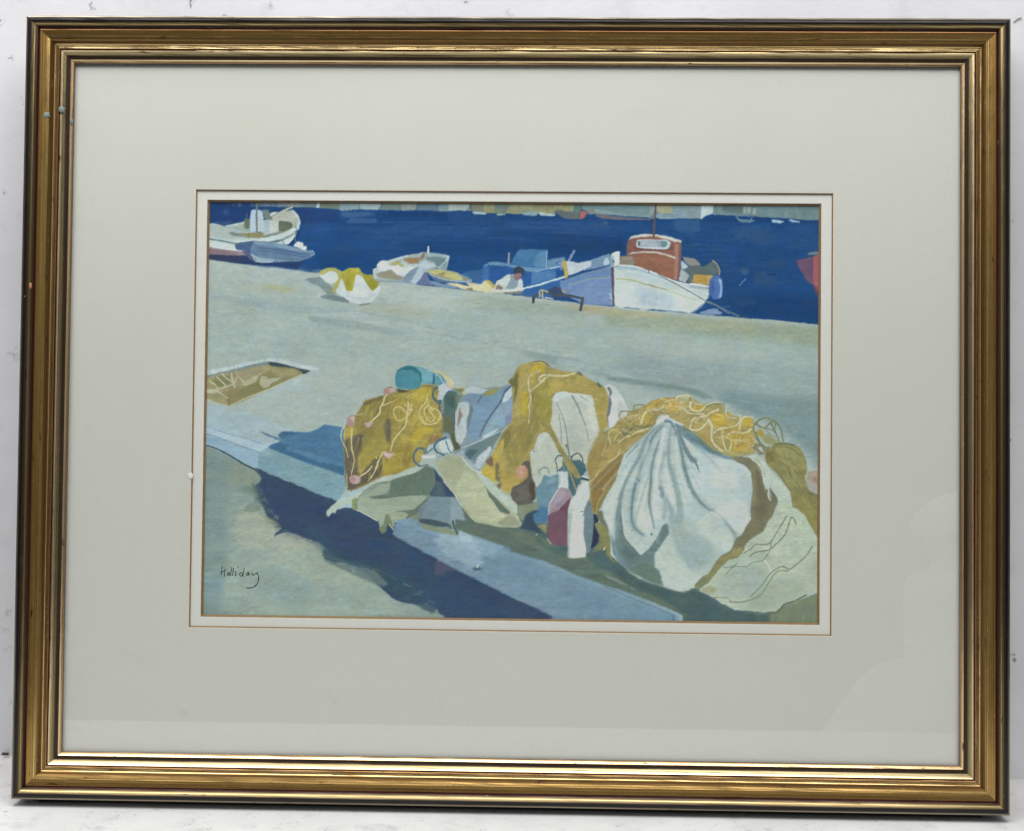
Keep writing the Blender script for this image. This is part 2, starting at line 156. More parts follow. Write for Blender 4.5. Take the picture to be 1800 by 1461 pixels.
p((200,212,210),'150,1010 400,1040 600,1120 800,1160 1100,1235 1230,1190 1180,1280 1020,1390 830,1370 150,1320',b=3,a=.7); p((168,186,200),'350,1130 500,1090 700,1140 820,1180 820,1360 300,1330 420,1240',b=6,a=.7); s((168,176,120),2,'150,1000 300,1010 450,1050 620,1100',w2=3); s((150,160,130),3,'540,1070 640,1100 760,1130',w2=1.4); s((178,186,140),1.5,'760,1130 900,1190 1040,1235 1130,1235',w2=1)
p((208,220,224),'90,720 130,685 198,680 195,840 125,865 130,780 95,760'); p((150,172,178),'80,740 130,720 125,860 85,860',a=.7)
p((100,88,108),'90,870 125,860 130,1310 110,1310'); s((226,232,228),1.2,'132,875 145,1320'); s((84,72,92),1.2,'108,880 122,1310')
p((148,96,76),'290,550 300,530 420,500 620,495 840,550 880,580 860,1020 660,960 560,905 380,850 330,740 270,720'); p((142,92,78),'272,715 290,545 360,520 560,510 840,570 870,600 850,750 760,710 600,690 420,690 300,720',b=.5); p((152,98,74),'280,740 400,700 640,700 780,740 840,780 820,1000 640,950 560,905 400,850',b=.5,n=.06)
p((178,118,96),'835,580 905,570 905,780 860,1020 820,1000 835,780'); p((120,92,88),'885,590 910,570 905,960 870,1020'); p((196,196,192),'295,545 330,500 480,478 620,480 780,510 920,555 910,575 870,580 760,540 620,508 480,510 360,525'); p((196,190,184),'275,725 330,690 480,675 640,685 780,720 850,750 840,770 740,730 600,700 480,695 370,705'); p((88,56,50),'850,570 885,575 880,600 860,590')
p((186,202,212),'385,600 400,545 440,540 740,545 790,580 780,630 740,658 480,645 400,635'); p((150,162,172),'410,600 440,550 670,555 670,628 430,625'); p((108,136,146),'670,555 740,560 750,600 720,632 670,628'); p((170,182,192),'440,575 560,560 640,580 640,615 440,615',b=2,a=.7); p((90,104,118),'410,560 430,560 430,625 410,610')
s((96,58,52),1,'370,620 400,650 740,664 790,620')
p((132,126,116),'195,740 280,725 350,745 380,800 370,850 190,835'); p((150,134,118),'240,740 340,750 350,780 220,780',b=1)
s((98,82,90),3,'613,145 602,300 590,500',w2=3.6); s((200,206,206),2.6,'190,838 380,858 525,912',w2=3); s((206,212,210),3,'550,912 720,985 870,1040 1000,1066 1230,1092',w2=3); s((60,80,100),1.2,'530,905 536,930')
p((176,192,200),'905,780 940,800 1010,880 910,890'); p((168,180,184),'905,890 970,910 1010,960 960,1050 880,1020 900,950'); p((140,142,142),'920,740 1060,760 1140,830 1120,850 1010,850 960,810'); p((92,110,112),'1010,850 1120,840 1160,860 1200,840 1280,790 1340,860 1355,930 1340,950 1070,945 1030,1050 970,1050 1010,960 940,900',n=.05); s((168,150,118),2.4,'1280,790 1325,830 1358,900 1352,955'); p((188,146,60),'1065,945 1250,955 1225,1075 1030,1045',n=.06); p((196,160,84),'1215,960 1285,955 1245,1075 1215,1075')
s((214,222,220),2.4,'1020,1055 1120,1065 1230,1090'); p((150,166,176),'1000,1075 1230,1095 1235,1130 1010,1105',b=.5,a=.8)
p((80,116,184),'1240,1010 1290,965 1340,960 1385,1000 1395,1100 1385,1200 1350,1240 1290,1240 1240,1180 1235,1080'); p((142,174,224),'1340,990 1380,1010 1392,1100 1380,1210 1350,1225 1370,1100',b=.7); p((60,90,152),'1250,1030 1290,1000 1300,1120 1280,1200 1245,1150',b=1.5,a=.7)
s((100,110,118),1.6,'645,950 830,1050 1000,1145 1200,1260'); s((110,128,140),2.8,'1200,1260 1310,1300 1400,1360 1461,1400',a=.8)
t('E'); s((104,122,132),3.6,'0,1068 90,1100 160,1140 250,1180 330,1215',a=.85,w2=2.4); p((122,146,190),'0,1165 90,1140 170,1180 150,1200 60,1195 0,1210'); s((80,104,160),1.8,'150,1130 240,1115',a=.6)
t('D'); p((124,150,190),'1120,1390 1250,1355 1330,1350 1380,1395 1300,1420 1140,1412')
t('E'); p((110,84,112),'890,665 1060,625 1062,900 1010,880 950,790',b=.5); p((176,92,98),'1060,620 1115,600 1150,610 1150,1000 1100,980 1060,890',b=.4); p((106,128,140),'1005,612 1020,580 1110,575 1150,580 1150,605'); p((110,72,102),'1050,900 1150,960 1150,1060 1080,1010',b=2,a=.7); s((200,120,116),1.8,'1080,885 1110,890')
# mooring ring
t('C'); p((58,76,112),'660,1100 740,1050 800,1070 830,1130 940,1150 780,1190 700,1170'); s((76,84,98),4.4,'497,1230 510,1170 560,1140 640,1120 720,1150 830,1155 960,1170 1060,1190'); s((80,84,94),5,'1055,1190 1045,1250 1030,1315',w2=6); s((56,66,80),4,'497,1232 502,1195'); s((150,156,146),4.5,'575,1160 570,1110 600,1095 660,1115',w2=3); s((170,178,168),2.5,'600,1100 605,1170 610,1190'); s((186,190,180),2,'630,1180 720,1195')
# kerb & shadow & road
t('Z')
p((158,184,198),'350,725 366,738 420,758 480,786 490,790 600,822 700,870 800,920 900,950 1000,985 1100,1020 1180,1062 1250,1105 1100,1105 900,1030 700,950 560,880 455,826 362,782 350,778',n=.04)
p((160,182,190),'350,705 372,712 430,722 480,740 520,760 480,790 440,790 400,775 350,760',b=4,a=.9)
t('G'); p((168,190,206),'150,60 400,145 560,195 720,245 840,290 830,340 740,352 500,280 300,200 150,150'); s((112,144,168),1.6,'150,60 400,150 620,205 770,258',a=.6); s((108,138,156),1.4,'155,145 330,205 540,285 735,350',w2=2); p((144,176,196),'150,160 330,208 540,290 735,355 735,530 600,480 400,390 150,275'); p((118,156,180),'150,170 300,215 300,260 180,240',b=3,a=.6)
p((122,160,174),'735,355 845,310 1000,370 1350,480 1725,620 1720,790 1620,910 1400,820 1100,690 850,590 735,535',n=.05); p((150,178,190),'740,355 845,300 900,330 860,390 740,400',b=3,a=.5)
p((78,122,158),'960,165 1000,120 1300,130 1400,95 1480,40 1600,60 1720,80 1700,620 1300,480 845,305 880,270 970,240 985,220',n=.05); p((62,104,140),'845,300 980,240 1100,290 1500,400 1720,480 1720,620 1340,480 1000,365',b=2,a=.8); p((92,138,172),'1050,290 1300,350 1720,480 1720,530 1400,450 1050,320',b=1.5,a=.8); s((98,134,160),2.6,'770,125 870,170 980,210',w2=5.5); p((60,96,126),'945,165 1000,125 1280,135 1100,160 990,190',b=2,a=.6)
t('Z'); p((138,158,152),'350,778 362,782 455,826 560,880 700,950 900,1030 1100,1105 350,1105',n=.05); p((150,168,158),'400,960 520,920 600,990 720,1050 650,1105 480,1105 380,1040',b=16,a=.7); p((162,172,156),'420,900 470,880 500,930 560,950 560,970 450,970 400,940',b=7,a=.8); p((122,146,146),'350,790 400,800 400,1000 380,1105 350,1105',b=8,a=.8); p((118,138,132),'400,800 470,840 470,870 430,860 390,820',b=7,a=.5); p((124,148,150),'460,1000 560,1020 540,1070 450,1050',b=12,a=.5)
p((118,144,156),'365,1020 390,1020 385,1055 365,1050',b=5,a=.6)
t('G'); p((58,78,104),'690,545 740,545 850,590 1100,690 1400,820 1620,910 1560,1010 1800,990 2100,1130 2400,1170 3400,1560 4800,2060 4800,2240 3000,2230 2700,2080 2300,2030 1930,1700 1600,1520 1460,1400 1340,1350 1180,1290 1050,1250 960,1280 920,1300 960,1240 1000,1200 900,1140 830,1060 810,1000 740,900 690,790 660,760 740,700 770,640',b=1.6,n=.04)
p((66,90,104),'690,740 760,720 800,900 850,1050 1000,1190 900,1150 810,1040 730,900 560,1010 700,930 690,820',b=3,a=.7); p((110,130,116),'480,760 600,730 700,730 740,880 800,1000 760,1020 640,1020 520,1010 700,950 680,860 560,800',b=4,a=.75); p((142,150,118),'780,1080 900,1110 1000,1180 1000,1220 900,1180 800,1120',b=2,a=.8); p((140,150,128),'400,570 560,520 700,560 760,640 680,710 560,750 400,680',b=6,a=.6)
s((46,70,90),2.0,'160,275 300,330 430,400 560,480 690,545',w2=2.8); s((96,124,116),1.4,'540,1010 680,1020 760,1000',a=.7); s((70,96,108),2.6,'925,1300 970,1250 1100,1250 1180,1280 1290,1310',w2=2,a=.9)
t('Z'); p((58,74,106),'460,860 560,885 640,930 640,985 560,960 490,930',b=10,a=.7); p((60,88,104),'520,900 560,920 600,980 640,1000 560,970',b=6,a=.5); p((58,84,102),'565,965 600,970 720,1015 780,1060 760,1080 700,1045 600,1000 570,985',b=2.5,a=.8); p((56,80,112),'700,950 880,1030 1000,1070 1000,1088 900,1088 760,1075',b=8,a=.6); p((76,84,110),'760,962 900,1020 980,1060 900,1045 770,1005',b=3,a=.9)
s((80,104,110),3,'567,975 600,985 660,1000 700,1020',w2=1,a=.8); s((170,184,176),1.2,'420,940 470,925',a=.3)
t('J'); t('P'); p((58,76,104),'1095,722 1370,840 1590,936 1800,1043 1950,1125 2150,1245 1900,1245 1650,1150 1300,920',b=.6); t('J'); p((92,92,116),'1365,1195 1500,1260 1760,1390 1620,1420 1480,1430 1310,1500 1330,1330',b=.8,a=.7); p((158,172,150),'0,1100 60,1180 40,1280 150,1330 400,1380 600,1414 800,1600 0,1600 -600,1300',b=2,a=.35)  # mauve patch on the shadow: a glass reflection painted into the sheet's colour
t('P'); dabs('270,440 330,420 380,560 470,700 430,760 340,700 290,560', ((64,84,106),(112,132,124),(96,116,112),(140,152,134)), 130, 8, 3.4, 35, .4, .8)
dabs('420,700 560,740 700,800 720,880 860,930 1100,950 1160,1030 1260,1060 1400,1180 1340,1200 1130,1060 1040,990 880,980 700,900 660,820 560,760 430,760', ((70,92,108),(120,140,130),(92,114,116),(146,162,148),(78,98,112)), 330, 9, 3.2, 25, .42, .5)
# quay in front of nets - shadow under
t('Z'); p((94,116,108),'740,890 850,890 930,880 1000,900 1060,930 1100,1000 1250,1040 1340,1078 1445,1040 1455,1105 1240,1105 1170,1066 1100,1025 1000,985 900,955 830,925 760,935 720,915',n=.05); p((76,102,106),'930,920 1060,960 1140,1030 1330,1080 1240,1090 1100,1020 980,975 920,940',b=5,a=.8); p((110,124,96),'820,925 950,940 1020,985 1120,1030 1240,1085 1180,1066 1000,990 860,940',b=3,a=.6)
p((84,104,112),'1210,1040 1280,1048 1345,1080 1365,1085 1340,1100 1230,1098 1180,1060',b=2,a=.9); p((118,134,108),'1355,1078 1390,1060 1450,1040 1450,1100 1330,1100',b=2,a=.95)
p((124,152,172),'700,905 740,900 800,935 830,940 900,960 1000,1000 1100,1040 1180,1075 1230,1100 1010,1100 900,1050 800,1000 690,940',b=1,a=.9,n=.05); p((110,140,160),'880,965 1000,1010 1120,1060 1180,1090 1050,1100 950,1060 850,1000',b=5,a=.8); p((150,176,190),'790,935 830,940 850,985 845,1005 800,985 760,950',b=4,a=.6); p((84,118,148),'905,955 960,980 950,985 880,965',b=2,a=.5)
p((110,142,158),'1110,1045 1180,1078 1215,1098 1130,1098 1060,1080',b=6,a=.6); s((96,122,140),2,'1060,1030 1120,1055 1180,1080 1210,1100',a=.7); s((150,160,140),2,'1110,1042 1140,1050 1160,1062',w2=3);  s((225,236,236),2.2,'841,993 838,1000',w2=1)
p((70,92,104),'830,998 845,997 848,1002 834,1003',b=1)
# yellow net left
t('I'); p((152,136,66),'300,830 430,690 500,590 520,540 740,480 870,440 1000,435 1180,360 1340,360 1390,420 1400,560 1440,720 1440,960 1240,1050 1130,1270 1030,1300 900,1390 740,1400 640,1460 360,1570 310,1480 280,1050',n=.08)
p((172,150,60),'880,470 1060,440 1180,400 1300,430 1390,560 1410,720 1300,860 1200,1050 1100,1270 900,1390 740,1390 720,1240 830,1150 830,900 800,700 830,560',b=3,a=.8,n=.1); p((142,128,64),'500,600 740,500 830,540 780,700 600,850 520,1000 440,1200 420,1000 430,750',b=4,a=.9); p((164,144,56),'480,1190 560,1000 640,860 740,860 760,1000 820,1080 720,1160 620,1230 480,1340',b=3,a=.9)
p((104,96,74),'500,580 560,550 740,490 730,520 600,570 510,605',b=1); p((102,94,78),'300,1000 380,1000 410,950 500,920 490,1050 440,1200 440,1360 500,1350 640,1200 710,1190 710,1370 640,1420 600,1450 360,1550 310,1480',b=2); p((110,100,84),'290,960 420,930 450,1100 430,1350 330,1340 300,1100',b=3,a=.7)
p((104,98,88),'770,740 815,740 815,900 820,1010 780,1010 750,900 745,860',b=1.5); p((98,96,60),'700,590 740,560 760,520 740,600 700,640 640,720 600,760 660,680',b=1); p((190,160,40),'1060,940 1150,850 1260,830 1320,850 1200,930 1080,1010',b=1.5); p((196,168,52),'1130,410 1250,380 1300,420 1270,500 1200,540 1080,540 1060,490',b=2); p((120,100,60),'820,560 850,540 840,680 800,700',b=3,a=.6); p((150,116,70),'1250,960 1340,930 1400,950 1330,1000 1250,1040',b=2)
p((186,160,50),'300,860 400,830 380,940 300,990',b=2,a=.6); p((128,104,50),'980,1050 1060,1030 1040,1250 920,1350',b=5,a=.5); p((180,156,52),'740,1240 900,1200 980,1280 860,1360 740,1390',b=3,a=.7)
for k in range(60):
    x = 612+(k*47)%165; y = 690+(k*61)%135
    if x+ (700-y)*-.3 < 640: continue
    OPS.append(('s', ((196,166,56),(124,108,52),(172,146,56),(140,122,60))[k%4], [(x,y),(x-2,y+8),(x-5,y+16+(k%8))], 1.6, .7, .38, .5))
t('I'); dabs('330,850 430,700 520,560 740,490 870,450 1000,440 1180,370 1340,370 1390,560 1420,740 1400,960 1240,1040 1120,1260 900,1380 740,1380 640,1440 370,1540 320,1400', ((186,164,66),(150,138,58),(170,152,62),(138,122,66),(196,172,84),(160,148,88)), 330, 13, 3.2, 105, .45)
# teal buoy
p((92,152,168),'865,350 870,230 920,175 1000,150 1100,155 1200,180 1290,215 1330,230 1400,260 1440,330 1440,400 1380,380 1340,370 1180,345 1140,400 1060,420 880,400'); p((50,116,132),'900,190 1000,150 1080,160 1160,230 1175,300 1150,340 1130,400 1110,410 1150,300 1130,240 1060,205 980,190 890,215'); p((74,138,158),'875,350 885,240 940,200 1060,205 1130,240 1150,300 1130,390 1060,412 900,402'); s((48,100,130),3.2,'1298,240 1305,300 1300,345'); s((60,120,140),1.2,'885,370 878,270 920,200 1000,155'); p((106,166,182),'1130,180 1290,220 1290,340 1180,340 1170,240',b=1); s((48,96,124),2.6,'1395,340 1370,385 1310,410 1290,450 1310,520 1390,570',w2=2); s((180,206,210),1.2,'1300,230 1370,270 1400,340'); s((170,190,184),2,'1240,205 1310,215 1340,240',a=.6)
p((86,88,60),'870,405 1000,425 1050,420 980,450 900,450',b=.6); s((196,180,124),3,'1310,215 1390,225 1440,280 1490,310',w2=5); p((200,188,140),'1440,280 1500,290 1530,340 1510,420 1470,420 1460,350'); s((196,186,130),2.4,'1390,240 1470,310 1500,360')
# centre blue/white cloths
t('K'); p((132,150,160),'-20,420 100,400 240,400 300,380 480,400 560,380 640,390 720,360 780,380 790,700 760,780 640,900 560,1100 400,1340 220,1200 0,1150'); p((178,192,200),'-60,380 0,330 60,400 100,420 60,440 20,480 -10,530 -70,540 -60,450'); p((126,130,84),'100,400 240,400 200,460 160,440'); p((176,192,198),'230,420 300,375 430,400 500,420 430,470 330,460 240,480'); p((146,148,84),'430,480 520,420 640,390 560,480 460,490'); p((180,182,140),'100,395 260,370 240,405 100,405'); p((186,180,130),'200,450 240,420 240,480 210,480')
p((84,112,108),'0,500 60,440 150,440 170,520 150,700 120,900 100,1000 60,900 0,900',b=.7); p((102,106,80),'0,680 60,700 100,780 120,950 60,900 -10,900',b=1.5); p((70,92,84),'20,520 60,460 120,480 130,640 50,620',b=2,a=.6); p((112,130,100),'130,470 220,480 180,560 150,600',b=1.5,a=.8); p((90,96,64),'110,900 150,1000 200,1090 190,1120 120,1150 110,1080 80,960')
s((66,104,136),1.8,'-100,400 -130,480 -90,550 -40,590'); s((66,104,136),3,'-40,540 -45,640 0,720',w2=2); s((60,98,132),2,'0,520 40,450 100,430')
p((176,190,194),'160,570 295,540 290,680 265,740 260,900 200,1040 140,1000 130,860 150,650'); p((138,122,116),'175,620 215,700 170,820 150,840'); s((214,222,220),1.2,'140,650 135,860'); p((104,124,136),'295,550 340,640 310,740 270,900 262,760 290,680')
p((122,148,174),'200,520 270,460 420,470 390,560 350,650 300,580 220,540'); p((118,148,172),'350,640 430,490 560,480 700,380 760,360 640,560 540,680 450,850 400,960 260,1050 270,900'); p((134,160,184),'640,560 760,380 770,480 775,640 760,700 700,720 690,840 560,800 480,830 560,680'); p((138,168,186),'480,860 600,720 690,700 690,840 600,850 430,960',b=1); s((72,100,126),3.4,'755,385 690,450 640,560 540,700 460,830 410,950',w2=2,b=.5); s((78,106,132),2,'430,480 390,560'); p((184,204,216),'660,550 700,450 775,380 770,480 720,540 680,570'); p((130,140,176),'770,650 770,780 700,840 700,740 740,700',b=.7); p((184,204,214),'430,960 520,900 640,845 560,920 460,970')
p((108,132,136),'220,1160 260,1080 400,1000 500,960 660,870 640,940 560,1040 540,1120 380,1220 280,1215',b=.5); p((80,106,114),'220,1160 300,1090 400,1100 300,1200 240,1200',b=1); p((182,198,210),'350,1290 380,1180 530,1050 540,1110 480,1200 400,1320'); s((186,204,210),1.6,'200,1080 400,1000 640,890',a=.8); p((166,188,196),'0,1160 200,1080 280,1200 400,1320 300,1290 210,1190',b=1,a=.6)
# white scraps near blue hook
t('I'); p((190,206,210),'1370,1000 1480,970 1530,1080 1500,1140 1400,1130 1360,1060'); p((160,180,176),'1170,1160 1290,1150 1330,1090 1420,1170 1340,1200 1180,1200'); s((70,110,140),4,'1440,960 1350,1000 1310,1060 1340,1120 1420,1160',w2=3); s((70,104,132),2,'1440,1000 1470,1090 1500,1135'); s((66,100,124),1.8,'1215,1080 1230,1130 1290,1080'); p((210,216,204),'1170,1165 1310,1160 1330,1190 1180,1200')
s((96,122,128),3.6,'1210,1140 1180,1090 1120,1090 1080,1160 1090,1230 1150,1280 1230,1270'); s((70,104,116),1.6,'1190,1085 1130,1075 1080,1130 1070,1200 1110,1260 1150,1285')
# yellow net centre
t('K'); p((168,148,74),'730,330 780,280 810,200 880,130 1000,100 1130,100 1220,170 1350,210 1500,220 1560,240 1640,300 1740,350 1800,380 1830,400 1960,560 1880,800 1740,950 1640,1100 1600,1300 1560,1400 1420,1400 1230,1100 980,1130 1020,1420 860,1480 750,1560 420,1330 560,1130 640,950 700,860 770,770 785,500 770,380',n=.06)
p((182,158,80),'860,190 960,140 1000,200 960,400 950,620 900,740 830,720 800,600 840,350',b=2,a=.8); p((206,170,30),'1000,180 1050,130 1110,130 1160,200 1140,230 1040,230 1000,330 990,380 980,260',b=1.5); p((196,164,30),'870,440 940,440 950,600 930,740 890,720 880,560',b=2,a=.9); p((112,108,60),'730,310 780,285 840,210 845,330 820,500 790,580 785,400 740,350',b=.8)
p((138,128,72),'980,460 1040,400 1100,450 1110,700 1080,850 1000,1000 940,1120 900,1100 960,900 960,700',b=2,a=.8); p((156,144,58),'1000,440 1110,360 1180,420 1220,480 1220,700 1190,790 1110,790 1060,720 1050,500',b=2,a=.9); p((192,166,70),'1130,440 1230,320 1400,300 1280,430 1220,500 1160,500',b=3,a=.8); p((120,112,64),'690,880 760,860 740,1000 700,1080 640,1130 600,1200 640,1000',b=2,a=.8); p((190,166,66),'600,1080 680,960 680,1060 640,1180 600,1240 600,1400 560,1380 560,1130',b=1)
p((130,122,66),'840,830 960,760 960,900 920,1100 880,1250 820,1300 760,1300 700,1180 700,1000 760,900',b=4,a=.5); p((172,152,90),'640,1150 720,1120 720,1300 640,1300',b=2,a=.7); s((196,188,142),3.6,'1085,200 1010,240 960,300 965,420 985,520 960,620',w2=2.6); s((200,192,144),3.6,'1480,235 1350,265 1250,260 1130,255 1080,290 1090,320 1180,270 1100,340 990,430 975,500',w2=2.6); s((198,190,144),1.8,'965,600 970,700 960,795'); p((98,104,90),'1500,210 1540,215 1570,250 1560,268 1520,240'); p((96,106,94),'1715,350 1745,340 1785,380 1760,395'); s((210,194,110),1.4,'1020,125 1080,110 1140,130',a=.8); s((112,108,64),1.6,'1010,102 1120,100 1190,150'); s((206,192,120),1.2,'850,190 900,140 960,120',a=.7)
for k in range(40):
    x = 895+(k*37)%75; y = 680+(k*71)%170
    OPS.append(('s', ((196,172,80),(130,120,60),(180,156,66))[k%3], [(x,y),(x-1-(k%3),y+9),(x-3-(k%4),y+18)], 1.8, .7, .35, .6))
dabs('760,340 830,200 900,130 1000,110 1130,110 1220,180 1500,230 1640,310 1800,400 1900,560 1850,780 1760,900 1690,500 1640,470 1260,460 1225,700 1190,800 1100,900 1010,1100 960,1200 860,1400 750,1500 450,1330 600,1080 720,850 785,600', ((186,164,66),(150,138,58),(170,152,62),(138,122,66),(196,172,84),(160,148,88)), 520, 14, 3.4, 100, .45, .5)
# white sack in centre
p((184,192,180),'1225,510 1260,455 1350,440 1440,455 1570,465 1670,480 1695,560 1720,700 1760,890 1700,990 1650,1080 1610,1250 1500,1280 1420,1200 1330,1060 1230,860 1200,790 1225,700'); p((196,208,208),'1260,455 1350,438 1440,470 1570,470 1640,520 1560,520 1450,480 1360,500 1270,560 1230,540',b=1); s((130,146,144),1.4,'1275,570 1330,690 1380,860 1410,1100 1425,1180',w2=3); s((126,142,140),4,'1455,495 1520,620 1560,720 1605,830',w2=2); s((130,146,144),1.4,'1605,830 1640,1000'); s((134,150,148),2,'1540,490 1640,550',w2=1); s((134,150,148),1.5,'1305,700 1325,880 1330,1040'); s((120,138,132),4,'1385,1050 1405,1100 1420,1180',w2=1.5); p((168,182,172),'1370,500 1450,500 1560,760 1600,900 1560,1100 1460,1150 1400,900',b=5,a=.5); p((206,212,206),'1600,560 1690,560 1740,800 1750,880 1690,980 1640,800',b=3,a=.5)
p((182,190,176),'970,1130 1020,1080 1060,940 1130,890 1180,900 1240,1000 1300,1120 1420,1300 1430,1450 1300,1450 1100,1500 1050,1700 1010,1500 985,1250',b=.3); s((110,124,104),1.6,'1015,1100 1025,1130'); p((200,208,200),'1060,960 1130,895 1170,920 1080,1050',b=2,a=.5)
# sticks
s((150,136,78),7,'1110,790 1220,900 1290,1050 1370,1180 1450,1330 1540,1480',w2=5); s((120,116,70),1.6,'1130,870 1230,950 1320,1110 1400,1270',a=.7); s((164,152,90),4,'1370,1150 1420,1300 1500,1460 1490,1560',w2=2.5)
t('L'); p((74,108,120),'1340,180 1420,290 1500,400 1560,370 1620,300 1580,220 1480,190 1430,200 1540,360 1560,400 1500,500 1490,580 1460,600 1410,500 1400,400',n=.05); p((96,124,146),'1290,310 1340,250 1400,300 1420,380 1300,330',b=1); p((104,140,160),'1040,500 1100,440 1130,350 1200,370 1300,340 1300,480 1220,620 1190,720 1180,900 1020,890 1010,780 1050,640 1030,560',n=.05,b=.6); p((130,158,174),'1140,420 1200,380 1290,370 1270,450 1180,470',b=2,a=.7); p((70,116,156),'1020,760 1100,700 1180,720 1180,900 1030,890 1010,800',b=2,a=.8)
p((74,108,120),'1460,190 1530,180 1600,240 1610,300 1560,380 1480,240',b=.5); s((84,106,108),2,'1285,320 1275,240 1262,190 1290,140 1330,140',w2=2.4); s((80,104,108),2,'1350,200 1345,260 1300,300'); s((68,100,106),2.4,'1450,190 1445,150 1510,108 1560,150 1575,220'); s((110,132,136),2,'1090,350 1075,310 1130,270 1180,285 1190,340'); s((150,140,84),5,'1280,0 1380,140 1480,270 1540,380',w2=3.5); s((156,146,86),3.2,'1350,180 1410,290 1460,420 1490,510',w2=2.5)
# net lower centre
p((128,100,84),'470,200 530,140 560,170 560,250 520,260 500,230',b=.6); p((196,166,56),'430,290 490,230 540,265 580,300 580,480 500,400 430,340',n=.06); p((124,112,84),'580,240 610,200 630,270 610,300 640,340 600,350 650,390 620,430 590,410'); p((118,108,80),'600,460 660,430 660,480 620,530 590,500'); p((184,156,70),'640,350 800,330 820,400 870,440 800,480 740,580 650,520 660,440',b=1.5)
p((98,94,86),'870,240 930,190 970,190 1000,380 1030,460 1040,620 990,670 850,690 790,660 750,570 780,490 850,460 950,380 950,300',b=.7); p((82,70,66),'980,420 1030,450 1035,600 990,660 960,520',b=1.5,a=.8); p((116,114,100),'850,500 940,480 990,600 900,660 820,640',b=3,a=.5); p((196,142,112),'805,330 820,270 880,235 930,255 952,310 935,370 880,402 830,385'); p((180,124,100),'930,260 955,310 935,370 910,390 930,320',b=1,a=.6); p((206,158,130),'830,290 880,260 910,300 870,340 830,330',b=2,a=.5)
# crates/cardboard & flap
t('J'); p((118,134,118),'470,600 620,480 800,420 920,370 1150,290 1220,240 1300,270 1400,420 1540,590 1600,700 1300,640 1200,900 1000,820 800,770 640,640',n=.04); p((100,120,106),'820,420 1100,330 1200,260 1290,280 1320,380 1310,500 1250,570 1100,575 960,590 860,600 800,570 820,480',b=.7); p((62,80,106),'1290,260 1560,600 1480,600 1300,600 1250,580 1320,470 1320,350'); p((84,104,110),'1330,420 1390,450 1430,600 1260,600 1300,520',b=1.5,a=.8); p((150,166,144),'450,620 560,540 680,470 810,430 810,500 760,560 660,590 640,620 760,620 900,600 1100,580 1240,600 1120,710 1080,745 860,765 780,820 760,1000 700,990 680,870 650,860 430,740')
p((172,190,180),'85,770 140,710 220,650 380,590 460,530 560,450 740,380 900,340 1050,270 1180,260 1220,240 1150,300 1050,340 900,380 800,420 620,480 500,570 440,640 400,640 400,690 290,680 210,740 190,790 160,770 115,830 95,800'); p((200,200,196),'560,440 740,370 860,350 820,380 640,430',b=1,a=.7); p((134,146,88),'380,630 440,610 430,740 400,760 380,690'); s((110,128,112),1.6,'440,740 440,640 500,560 560,510 640,460 780,430',w2=2); s((96,116,104),1.8,'860,600 1000,580 1240,575',w2=1.5); p((98,116,106),'560,600 700,580 900,590 800,610 640,625',b=1)
p((100,118,108),'1250,590 1230,640 1100,800 1000,850 980,840 1020,800 960,770 860,770 1080,745 1140,690'); p((152,166,134),'790,800 860,770 960,770 1020,795 980,850 870,860 850,960 820,900'); p((112,126,92),'760,800 800,800 850,970 820,970 790,880 760,1000 720,1020 680,970 740,900',b=.5,a=.9); s((206,216,196),1.4,'430,745 560,810 660,870'); s((206,214,186),1.2,'795,900 850,970')
p((130,152,160),'1260,600 1480,605 1600,640 1660,860 1600,1000 1530,980 1480,900 1170,830 1190,760'); p((118,142,154),'1250,600 1500,610 1480,880 1170,840 1200,700',b=.6); p((140,160,166),'1500,610 1580,640 1640,820 1560,900 1500,880',b=1,a=.8); p((112,132,140),'1130,740 1220,640 1180,800 1170,850 1130,840',b=.7); p((70,90,98),'1130,850 1250,850 1470,905 1480,940 1330,940 1140,890'); p((128,144,120),'1150,900 1330,940 1480,960 1580,1000 1580,1040 1400,1010 1180,960',b=.5); s((80,96,92),3,'1520,870 1530,930 1570,1010',w2=4.5); p((172,190,204),'1580,980 1660,970 1740,1060 1700,1110 1590,1090',b=2,a=.5)
t('L'); p((166,174,146),'-110,200 100,120 200,140 260,210 400,330 520,400 700,580 830,680 830,800 890,920 820,950 440,925 380,890 280,790 180,640 110,550 0,420 -70,260',n=.04); p((178,184,148),'220,300 330,340 420,440 520,560 540,660 640,760 620,800 700,820 600,900 440,925 360,880 260,760 180,620 120,520',b=1); p((158,166,132),'-60,260 60,180 200,150 240,290 130,470 50,440',b=2,a=.6); p((176,190,176),'370,310 460,360 560,440 640,540 760,640 830,700 830,790 740,740 620,620 540,560 470,470 400,400'); p((92,112,100),'400,370 470,480 520,550 600,620 660,690 750,770 740,800 640,770 560,650 510,600 480,500',b=.3); p((196,200,172),'600,800 680,790 700,830 620,820',b=1); p((148,156,124),'600,900 690,830 760,800 830,860 870,930 700,930',b=1); s((206,208,180),1.3,'0,430 110,555 190,680 290,810 370,890 440,925')
s((206,216,206),1.6,'210,150 300,270 420,330'); p((132,142,116),'830,700 1000,680 1060,640 1080,740 1000,760 930,800 890,880 840,800',b=.6,a=.9); p((60,80,100),'900,880 930,800 1020,750 1080,760 1010,800 1030,900 1150,1060 1100,1020 1000,980 860,960',b=.8); p((136,142,100),'1060,930 1160,900 1160,1020 1100,960',b=.6)
